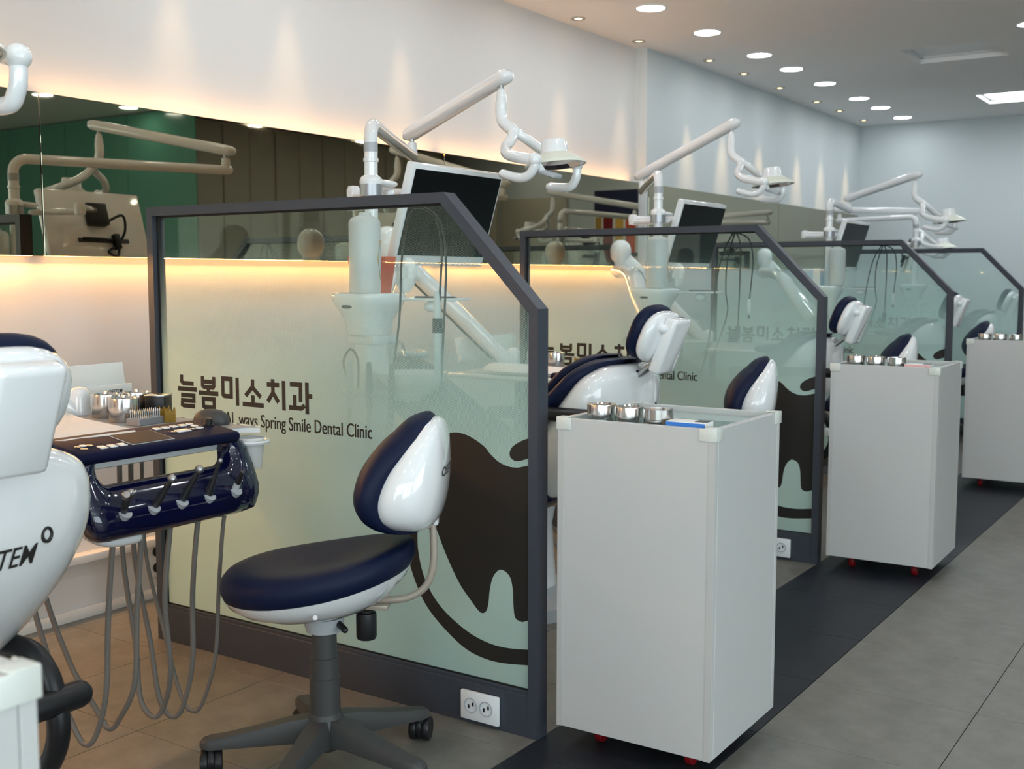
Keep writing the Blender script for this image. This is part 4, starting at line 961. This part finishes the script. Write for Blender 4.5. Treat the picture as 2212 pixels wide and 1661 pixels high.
def table():
    root = empty('instrument_table', (0, 0, 0))
    # navy ring-shaped head
    outer = rrect(1.500, 2.005, 0.0, 1.0, 0.085, n=8, rt=0.42); inner = rrect(1.552, 1.940, 0.54, 0.90, 0.034, n=8, rt=0.15)
    def mp(p, off, sh=0.0):
        x, z = fmap(p[0], min(1, max(0, p[1]))); return T(x+off, p[0], z)
    def mixp(a, b, k): return [(p[0]+(q[0]-p[0])*k, p[1]+(q[1]-p[1])*k) for p, q in zip(a, b)]
    loops = [(outer, -0.050), (outer, -0.010), (mixp(outer, inner, 0.10), 0.000), (mixp(outer, inner, 0.35), 0.004), (mixp(outer, inner, 0.65), 0.004), (mixp(outer, inner, 0.90), 0.0), (inner, -0.010), (inner, -0.050), (outer, -0.050)]
    B().loft([[mp(p, off) for p in lp] for lp, off in loops], cap=False).build('navy_head', M_NAVYP, root, smooth=60)
    # white liner behind the opening and under the deck
    B().box(T(-2.250, 1.745, 0.776), (0.09, 0.46, 0.036), bev=0.010).build('under_shell', M_WHITE2, root)
    B().tube(spline([T(-2.17, 1.505, 0.70), T(-2.165, 1.52, 0.64), T(-2.155, 1.57, 0.605), T(-2.16, 1.65, 0.597)], 6), 0.016, 10, True).build('white_underside', M_WHITE, root, smooth=60)
    # control deck
    dk = B().box(T(-2.225, 1.735, 0.806), (0.155, 0.475, 0.028), bev=0.012, seg=3, rot=ry(9)).build('control_deck', M_DECK, root)
    A = ry(9)
    def D(u, v, h=0.0): return T(-2.225, 1.735, 0.806)+A @ Vector((u, v, 0.0140+h))
    B().box(D(0.012, -0.020, 0.0006), (0.092, 0.122, 0.0012), bev=0.0004, seg=1, rot=A).build('display_border', M_LGREY, dk, smooth=0)
    B().box(D(0.012, -0.020, 0.0014), (0.086, 0.115, 0.0012), bev=0.0004, seg=1, rot=A).build('display', M_LCD, dk, smooth=0)
    for u, v, w_, l_ in [(-0.035, 0.062, 0.016, 0.019), (-0.035, 0.088, 0.016, 0.019), (-0.035, 0.114, 0.016, 0.019), (-0.035, 0.140, 0.016, 0.019), (-0.037, 0.164, 0.012, 0.017), (-0.018, 0.164, 0.012, 0.017), (0.002, 0.164, 0.012, 0.017), (0.006, 0.108, 0.020, 0.040), (0.045, -0.100, 0.020, 0.019), (0.045, -0.126, 0.020, 0.019), (0.045, -0.152, 0.020, 0.019), (0.015, -0.182, 0.012, 0.014)]:
        B().box(D(u, v, 0.001), (w_, l_, 0.003), bev=0.0012, rot=A).build('button', M_WHITE, dk)
    for u, v in [(0.006, 0.076), (0.006, 0.142), (0.04, -0.196), (0.02, -0.168), (0.02, -0.198)]:
        B().box(D(u, v, 0.0005), (0.014, 0.016, 0.002), bev=0.0008, rot=A).build('dark_button', M_NAVYP, dk)
    B().lathe([(0.013, 0), (0.013, 0.002), (0.010, 0.003), (0.009, 0.017), (0.008, 0.018)], D(-0.012, 0.205, 0.0), rot=A, n=18).build('dial', M_BLACK, dk)
    # tray
    tr = B().box(T(-2.54, 1.770, 0.800), (0.50, 0.57, 0.020), bev=0.009, seg=3).build('tray', M_WHITE, root)
    B().box(T(-2.53, 1.775, 0.8115), (0.46, 0.535, 0.005), bev=0.002).build('tray_mat', M_GREYTRAY, tr)
    # side wing with cup holder
    wg = [(-2.50, 2.01), (-2.20, 2.01), (-2.16, 2.045), (-2.19, 2.075), (-2.47, 2.085)]
    wing = B().prism([(x-TO.x, y-TO.y) for x, y in [(-2.52, 1.96), (-2.20, 1.96)]+wg[1:]+[(-2.52, 2.085)]], 0.796, 0.808, lambda u, v, w_: (u, v, w_)).build('side_wing', M_WHITE, root, smooth=0)
    B().prism([(x-TO.x, y-TO.y) for x, y in [(-2.50, 1.97), (-2.21, 1.97), (-2.19, 2.045), (-2.46, 2.07)]], 0.8075, 0.8095, lambda u, v, w_: (u, v, w_)).build('wing_mat', M_GREYTRAY, wing, smooth=0)
    B().lathe([(0.034, -0.002), (0.049, -0.003), (0.051, 0.002), (0.049, 0.006), (0.041, 0.005), (0.038, 0.002)], T(-2.19, 2.040, 0.770), n=32, capb=False, capt=False).build('cup_ring', M_WHITE, wing)
    # sign panel behind the tray
    pn = B(); A2 = rz(5) @ ry(-8)
    pn.box(T(-2.93, 1.97, 0.900), (0.008, 0.52, 0.070), bev=0.002, rot=A2); sg = pn.build('sign_panel', M_WHITE, root)
    B().box(T(-2.922, 1.985, 0.850), (0.014, 0.53, 0.038), bev=0.002, rot=rz(5)).build('sign_strip', M_WHITE, sg)
    vs, fs, _ = text_fit('OSSTEM', 0.056, shear=0.3, offset=0.012)
    B().add([T(-2.9135-(2.155+v.x-1.985)*0.0873, 2.155+v.x, 0.843+v.y*0.016) for v in vs], fs).build('lettering', M_INK, sg, smooth=0, fix=False)
    B().lathe([(0.030, 0.73), (0.030, 0.862), (0.027, 0.878), (0.016, 0.888), (0.002, 0.891)], T(-2.76, 1.935, 0), n=28).build('pivot_dome', M_WHITE, root, smooth=50)
    # balance arm from the wall side joint down to the table
    a0, a1 = T(-3.14, 1.535, 1.335), T(-2.76, 1.935, 0.800)
    d = (a1-a0).normalized(); side = d.cross(Vector((0, 0, 1))).normalized(); upv = side.cross(d)
    R = []
    for t_, k in [(-0.03, 0.45), (-0.012, 0.85), (0.02, 1), ((a1-a0).length*0.5, 1), ((a1-a0).length-0.04, 0.95), ((a1-a0).length, 0.7)]:
        R.append([a0+d*t_+side*math.copysign(abs(math.cos(2*math.pi*j/20))**0.7, math.cos(2*math.pi*j/20))*0.040*k+upv*math.copysign(abs(math.sin(2*math.pi*j/20))**0.7, math.sin(2*math.pi*j/20))*0.036*k for j in range(20)])
    ba = B().loft(R).build('balance_arm', M_WHITE, root, smooth=60)
    B().tube([a0+d*0.15-upv*0.040, a1-d*0.10-upv*0.040], 0.004, 8).build('cable_channel', M_DGREY, ba)
    B().ball(a0+Vector((0, 0, 0.01)), (0.060, 0.060, 0.070), 0.9).build('joint_dome', M_WHITE, root, smooth=80)
    B().lathe([(0.036, -0.13), (0.036, -0.02)], a0, n=24).build('joint_post', M_WHITE2, root)
    B().tube(spline([a0+Vector((0.0, 0, -0.10)), a0+Vector((0.10, -0.10, -0.105)), a0+Vector((0.26, -0.32, -0.14)), a0+Vector((0.46, -0.62, -0.25)), a0+Vector((0.68, -0.88, -0.40))], 7), [0.052]*8+[0.050]*30, 18, True, flat=(0.8, 1.1)).build('support_arm', M_WHITE, root, smooth=60)
    # handpiece cradles
    for y in HPY:
        B().tube([T(-2.128, y-0.004, 0.655), T(-2.112, y-0.002, 0.672)], [0.0155, 0.0175], 18).build('cradle', M_LGREY, root)
    return root
TA0 = table()
TLAB = {0: 'navy instrument table with towel and five handpieces, fifth bay from the end wall', 1: 'navy instrument table beyond the chair behind the cabinet with the blue packet', 2: 'navy instrument table in the ' + BAYS[2], 3: 'navy instrument table in the ' + BAYS[3]}
TDY = {0: 0, 1: 2.19, 2: 4.27, 3: 6.50}
for i, dy in TDY.items():
    o = TA0 if i == 0 else copy_tree(TA0); o.location = TO+Vector((0, dy, 0)); tag(o, TLAB[i], 'instrument table', 'instrument tables')

# handpieces with their hoses (things resting in the cradles)
HPN = ['silver three button syringe', 'black curved turbine handpiece with silver head', 'black slim turbine handpiece with ball shaped silver head', 'grey straight low speed handpiece', 'white scaler handpiece with dark tip']
BACK = [(-2.52, 1.60), (-2.53, 1.64), (-2.45, 1.83), (-2.46, 1.873), (-2.47, 1.916)]
BOT = [(-2.27, 1.575, 0.098), (-2.29, 1.655, 0.105), (-2.29, 1.785, 0.092), (-2.28, 1.836, 0.078), (-2.28, 1.902, 0.070)]
TIP = [(0.052, -0.020, 0.050), (0.060, 0.014, 0.068), (0.060, 0.013, 0.078), (0.060, -0.006, 0.090), (0.058, -0.018, 0.055)]
hps = []
for k in range(5):
    y = HPY[k]; b0 = Vector((-2.128, y, 0.655)); tp = Vector((-2.128, y, 0.668))+Vector(TIP[k]); ax = (tp-b0).normalized()
    r = empty('dental_handpiece', b0); tag(r, HPN[k] + ' hanging on the instrument table', 'handpiece', 'handpieces on the instrument table')
    def Q(v): return Vector(v)-b0
    if k == 0:
        B().tube([Q(b0-ax*0.03), Q(b0+ax*0.03), Q(tp-ax*0.015)], [0.007, 0.008, 0.009], 14, True).build('grip', M_DSTEEL, r)
        hd = B().box(Q(tp), (0.030, 0.017, 0.020), bev=0.006, seg=3, rot=basis(ax, (0, 1, 0))).build('syringe_head', M_STEELB, r)
        for s_ in (-1, 1): B().ball(Q(tp+Vector((0.008, 0.008+s_*0.006, 0.006))), (0.004, 0.004, 0.004)).build('press_button', M_STEEL, hd)
        B().tube([Q(tp), Q(tp+Vector((0.014, -0.014, 0.004)))], [0.0085, 0.007], 14).build('nozzle', M_STEEL, hd)
    elif k in (1, 2):
        mid = b0.lerp(tp, 0.55)+Vector((0.006, 0, 0.006))*(1 if k == 1 else 0.3)
        B().tube(spline([Q(b0-ax*0.03), Q(b0), Q(mid), Q(tp)], 6), [0.008]*6+[0.0092]*6+[0.0075]*4+[0.0058]*10, 14, True).build('grip', M_DSTEEL, r, smooth=60)
        B().ball(Q(tp+ax*0.003), (0.0098, 0.0098, 0.0108), 0.9, basis(Vector((ax.z, 0, -ax.x)))).build('head', M_STEELB, r, smooth=60)
    elif k == 3:
        B().tube([Q(b0-ax*0.03), Q(b0+ax*0.036), Q(b0+ax*0.040), Q(b0+ax*0.062), Q(b0+ax*0.066), Q(tp)], [0.009, 0.0105, 0.0085, 0.0080, 0.0060, 0.0036], 16, True).build('grip', M_DSTEEL, r, smooth=40)
        B().ball(Q(tp+ax*0.002), (0.0058, 0.0058, 0.0065)).build('head', M_STEELB, r, smooth=60)
    else:
        B().tube([Q(b0-ax*0.03), Q(b0+ax*0.05)], [0.009, 0.0085], 16, True).build('grip', M_WHITE2, r)
        B().tube([Q(b0+ax*0.05), Q(tp-ax*0.006), Q(tp)], [0.0085, 0.0058, 0.0050], 16).build('tip_collar', M_DSTEEL, r)
    bx3, bk = BOT[k], BACK[k]
    fx = b0.x-0.022
    pts = [b0-ax*0.035, Vector((fx-0.006, y-0.006, 0.585)), Vector((fx-0.022, y-0.012, 0.42)), Vector((fx-0.040, (y+bx3[1])/2-0.004, 0.24)), Vector((bx3[0]+0.035, bx3[1]+0.006, bx3[2]+0.032)), Vector(bx3), Vector((bx3[0]-0.045, bx3[1]-0.002, bx3[2]+0.04)), Vector((bx3[0]*0.4+bk[0]*0.6, bx3[1]*0.4+bk[1]*0.6, 0.26)), Vector((bk[0], bk[1], 0.48)), Vector((bk[0], bk[1], 0.792))]
    B().tube(spline([Q(p) for p in pts], 8), 0.0068 if k < 4 else 0.0052, 10).build('hose', M_HOSE, r, smooth=60)
    hps.append(r)
for k in range(5):
    o = copy_tree(hps[k]); o.location = hps[k].location+Vector((0, TDY[1], 0)); tag(o, HPN[k] + ', ' + BAYS[1], 'handpiece', 'handpieces in the fourth bay')

# ------------------------------------------------------------------ things on the near instrument table
ZTr = 0.8142
put_can((-2.646, 1.938, ZTr), 'a', 'tall lidded steel tin on the instrument table, beside the white dome', 'steel tins on the instrument table', 1.08)
put_can((-2.525, 1.905, ZTr), 'a', 'tall lidded steel tin on the instrument table, behind the bur block', 'steel tins on the instrument table', 1.08)
put_can((-2.622, 2.022, ZTr), 'a', 'lidded steel tin on the instrument table, beside the dark glossy box', 'steel tins on the instrument table', 1.08)
tw = empty('folded_towel', (-2.53, 1.68, 0.8142)); tag(tw, 'folded white towel spread on the instrument table', 'towel')
TWP = [(-2.80, 1.80), (-2.775, 1.888), (-2.60, 1.825), (-2.44, 1.79), (-2.275, 1.748), (-2.262, 1.70), (-2.268, 1.60), (-2.30, 1.51), (-2.60, 1.50)]
for k in range(2):
    b = B(); poly = [(x+2.53+0.004*k, y-1.68-0.003*k) for x, y in TWP]; N_ = len(poly); rings = []
    for z, s_ in [(0.0065*k, 0.985), (0.0065*k+0.002, 1.0), (0.0065*k+0.0045, 1.0), (0.0065*k+0.0063, 0.985), (0.0065*k+0.0063, 0.5), (0.0065*k+0.0063, 0.02)]:
        cx_ = sum(p[0] for p in poly)/N_; cy2 = sum(p[1] for p in poly)/N_
        sm = spline2(poly+[poly[0]], 4)[:-1]
        rings.append([Vector((cx_+(u-cx_)*s_, cy2+(v-cy2)*s_, z+(0.0012*math.sin(31*u+17*v) if s_ < 0.97 else 0))) for u, v in sm])
    b.loft(rings).build('towel_layer', M_TOWEL, tw, smooth=50)
tw.location.z = 0.8150
# bur block
bl = empty('bur_block', (-2.432, 1.900, ZTr), 8); tag(bl, 'aluminium block holding rows of dental burs', 'bur block')
B().box((0, 0, 0.009), (0.045, 0.090, 0.018), bev=0.001, seg=1).build('block', M_ALU, bl, smooth=0)
tipc = [mat('tip_white', (0.7, 0.7, 0.68), 0.4), mat('tip_yellow', (0.75, 0.62, 0.12), 0.4), mat('tip_teal', (0.05, 0.3, 0.3), 0.4), M_STEELB]
for i in range(12):
    for j in range(3):
        h = 0.012+0.006*random.random()
        p = Vector((-0.014+0.014*j, -0.038+0.0069*i, 0.018))
        bu = B().tube([p, p+Vector((0, 0, h))], 0.0011, 6).build('bur', M_STEELB, bl)
        B().tube([p+Vector((0, 0, h)), p+Vector((0, 0, h+0.006))], [0.0020, 0.0008], 6).build('bur_tip', tipc[(i*7+j*3) % 4 if (i+j) % 3 == 0 else 3], bu)
def amber(loc, rot, lab):
    a = empty('amber_holder', loc, rot); tag(a, lab, 'holder', 'amber plastic holders')
    pr = [(-0.014, 0), (0.014, 0), (0.014, 0.034), (0.012, 0.040), (0.009, 0.032), (0.004, 0.030), (0.0015, 0.036), (-0.0015, 0.036), (-0.004, 0.030), (-0.009, 0.032), (-0.012, 0.040), (-0.014, 0.034)]
    B().prism(pr, -0.009, 0.009).build('body', M_AMBER, a, smooth=0)
    B().box((0, 0, 0.018), (0.0295, 0.0195, 0.003)).build('band', M_AMBER, a, smooth=0)
amber((-2.410, 1.962, ZTr), 55, 'amber plastic holder with scalloped top beside the bur block')
amber((-2.462, 1.985, ZTr), 55, 'amber plastic holder before the dark glossy box')
bx = empty('dark_box', (-2.530, 2.022, ZTr), 30); tag(bx, 'dark glossy box behind the amber holders', 'box')
B().box((0, 0, 0.030), (0.055, 0.06, 0.060), bev=0.003).build('body', M_BLACK, bx); B().box((0, 0, 0.0605), (0.057, 0.062, 0.004), bev=0.001).build('lid', M_STEEL, bx)
ms = empty('computer_mouse', (-2.315, 2.020, 0.8098), 200); tag(ms, 'black computer mouse on the side wing of the instrument table', 'mouse')
b = B(); b.ball((0, 0, 0.002), (0.050, 0.029, 0.038), 0.8, None, 24, 14)
b.v = [(x, y_, max(z, 0.0)) for x, y_, z in b.v]; b.build('shell', M_DGREY, ms, smooth=80)
B().lathe([(0.008, -0.002), (0.008, 0.002)], (-0.030, 0, 0.024), rot=rx(90), n=16).build('wheel', M_BLACK, ms)
cp = empty('paper_cup', (-2.19, 2.040, 0.702)); tag(cp, 'white paper cup in the holder of the instrument table', 'cup')
B().lathe([(0.027, 0), (0.028, 0.002), (0.0365, 0.076), (0.0385, 0.079), (0.0385, 0.081), (0.0355, 0.080), (0.027, 0.006), (0.002, 0.005)], n=32, capt=False).build('body', M_PAPER, cp, smooth=50)
# a few tins and amber holders on the table of the next bay
put_can((-2.646, 1.938+TDY[1], ZTr), 'a', 'lidded steel tin by the white dome, ' + BAYS[1], 'steel tins in the fourth bay', 1.08)
put_can((-2.525, 1.905+TDY[1], ZTr), 'a', 'lidded steel tin on the instrument table in the ' + BAYS[1], 'steel tins in the fourth bay', 1.08)
amber((-2.410, 1.962+TDY[1], ZTr), 55, 'amber plastic holder on the instrument table in the ' + BAYS[1])
amber((-2.470, 2.0+TDY[1], ZTr), 55, 'amber plastic holder beside the tins in the ' + BAYS[1])
c = copy_tree(tw); c.location = tw.location+Vector((0, TDY[1], 0)); tag(c, 'folded white towel on the instrument table in the ' + BAYS[1], 'towel')

# ------------------------------------------------------------------ cables hanging behind the partitions
def cable(name, pts, lab, grp, plug=None):
    r = empty(name, pts[0]); o = Vector(pts[0]); tag(r, lab, 'cable', grp)
    B().tube(spline([Vector(p)-o for p in pts], 8), 0.0032, 8).build('cord', M_BLACK, r, smooth=60)
    B().box((0, -0.004, 0.0), (0.014, 0.016, 0.010), bev=0.002).build('hook', M_BLACK, r)
    e = Vector(pts[-1])-o
    if plug == 'dark': B().box(e+Vector((0, 0, -0.02)), (0.022, 0.010, 0.055), bev=0.003).build('plug', M_DGREY, r)
    if plug == 'white':
        B().tube([e+Vector((0, 0, 0.01)), e+Vector((0, 0, -0.03)), e+Vector((0, 0, -0.05))], [0.007, 0.009, 0.006], 12, True).build('plug', M_WHITE2, r)
        B().tube([e+Vector((0, 0, -0.05)), e+Vector((0, 0, -0.07))], 0.005, 10).build('tip', M_BLACK, r)
    if plug == 'camera':
        B().tube([e+Vector((0, 0, 0.10)), e+Vector((0, 0, 0.0)), e+Vector((0, 0, -0.12))], [0.010, 0.013, 0.010], 14, True).build('wand', M_WHITE2, r)
        B().tube([e+Vector((0, 0, 0.035)), e+Vector((0, 0, -0.005))], 0.0142, 14).build('dark_band', M_BLACK, r)
for i, py in enumerate(PY[:3]):
    hx, hy, hz = -1.950, py+PD+0.012, 1.389
    nm = ['farthest from', 'third from', 'second from'][i]
    lab = 'black cable looped over the top rail of the partition ' + nm + ' the end wall'
    if i == 0:
        cable('hanging_cable', [(hx, hy, hz), (hx-0.045, hy+0.01, 1.355), (hx-0.070, hy+0.012, 1.24), (hx-0.078, hy+0.012, 1.10), (hx-0.10, hy+0.012, 0.95), (hx-0.135, hy+0.012, 0.72), (hx-0.13, hy+0.012, 0.5)], 'black cable swinging towards the mirror behind the partition ' + nm + ' the end wall', 'hanging cables')
        cable('hanging_cable', [(hx+0.008, hy, hz), (hx+0.05, hy+0.01, 1.36), (hx+0.070, hy+0.012, 1.28), (hx+0.066, hy+0.012, 1.18), (hx+0.055, hy+0.012, 1.05)], 'black cable ending in a white wand behind the partition ' + nm + ' the end wall', 'hanging cables', 'camera')
        cable('hanging_cable', [(hx+0.016, hy, hz), (hx+0.062, hy+0.014, 1.35), (hx+0.082, hy+0.016, 1.24), (hx+0.070, hy+0.016, 1.0), (hx+0.058, hy+0.016, 0.75), (hx+0.06, hy+0.016, 0.6)], lab, 'hanging cables')
    else:
        cable('hanging_cable', [(hx, hy, hz), (hx-0.05, hy+0.01, 1.30), (hx-0.085, hy+0.012, 1.14), (hx-0.11, hy+0.012, 0.92), (hx-0.15, hy+0.012, 0.75)], 'black cable swinging towards the mirror behind the partition ' + nm + ' the end wall', 'hanging cables')
        cable('hanging_cable', [(hx+0.008, hy, hz), (hx-0.03, hy+0.014, 1.27), (hx-0.035, hy+0.014, 1.14), (hx-0.025, hy+0.014, 1.05), (hx-0.06, hy+0.014, 0.93), (hx-0.11, hy+0.014, 0.80)], lab, 'hanging cables')
        cable('hanging_cable', [(hx+0.016, hy, hz), (hx+0.03, hy+0.01, 1.33), (hx+0.03, hy+0.012, 1.15), (hx+0.025, hy+0.012, 0.98)], 'black cable with a dark plug behind the partition ' + nm + ' the end wall', 'hanging cables', 'dark')
        cable('hanging_cable', [(hx+0.024, hy, hz), (hx+0.07, hy+0.01, 1.36), (hx+0.088, hy+0.012, 1.28), (hx+0.085, hy+0.012, 1.20), (hx+0.075, hy+0.012, 1.09)], 'black cable with a pale connector behind the partition ' + nm + ' the end wall', 'hanging cables', 'white')
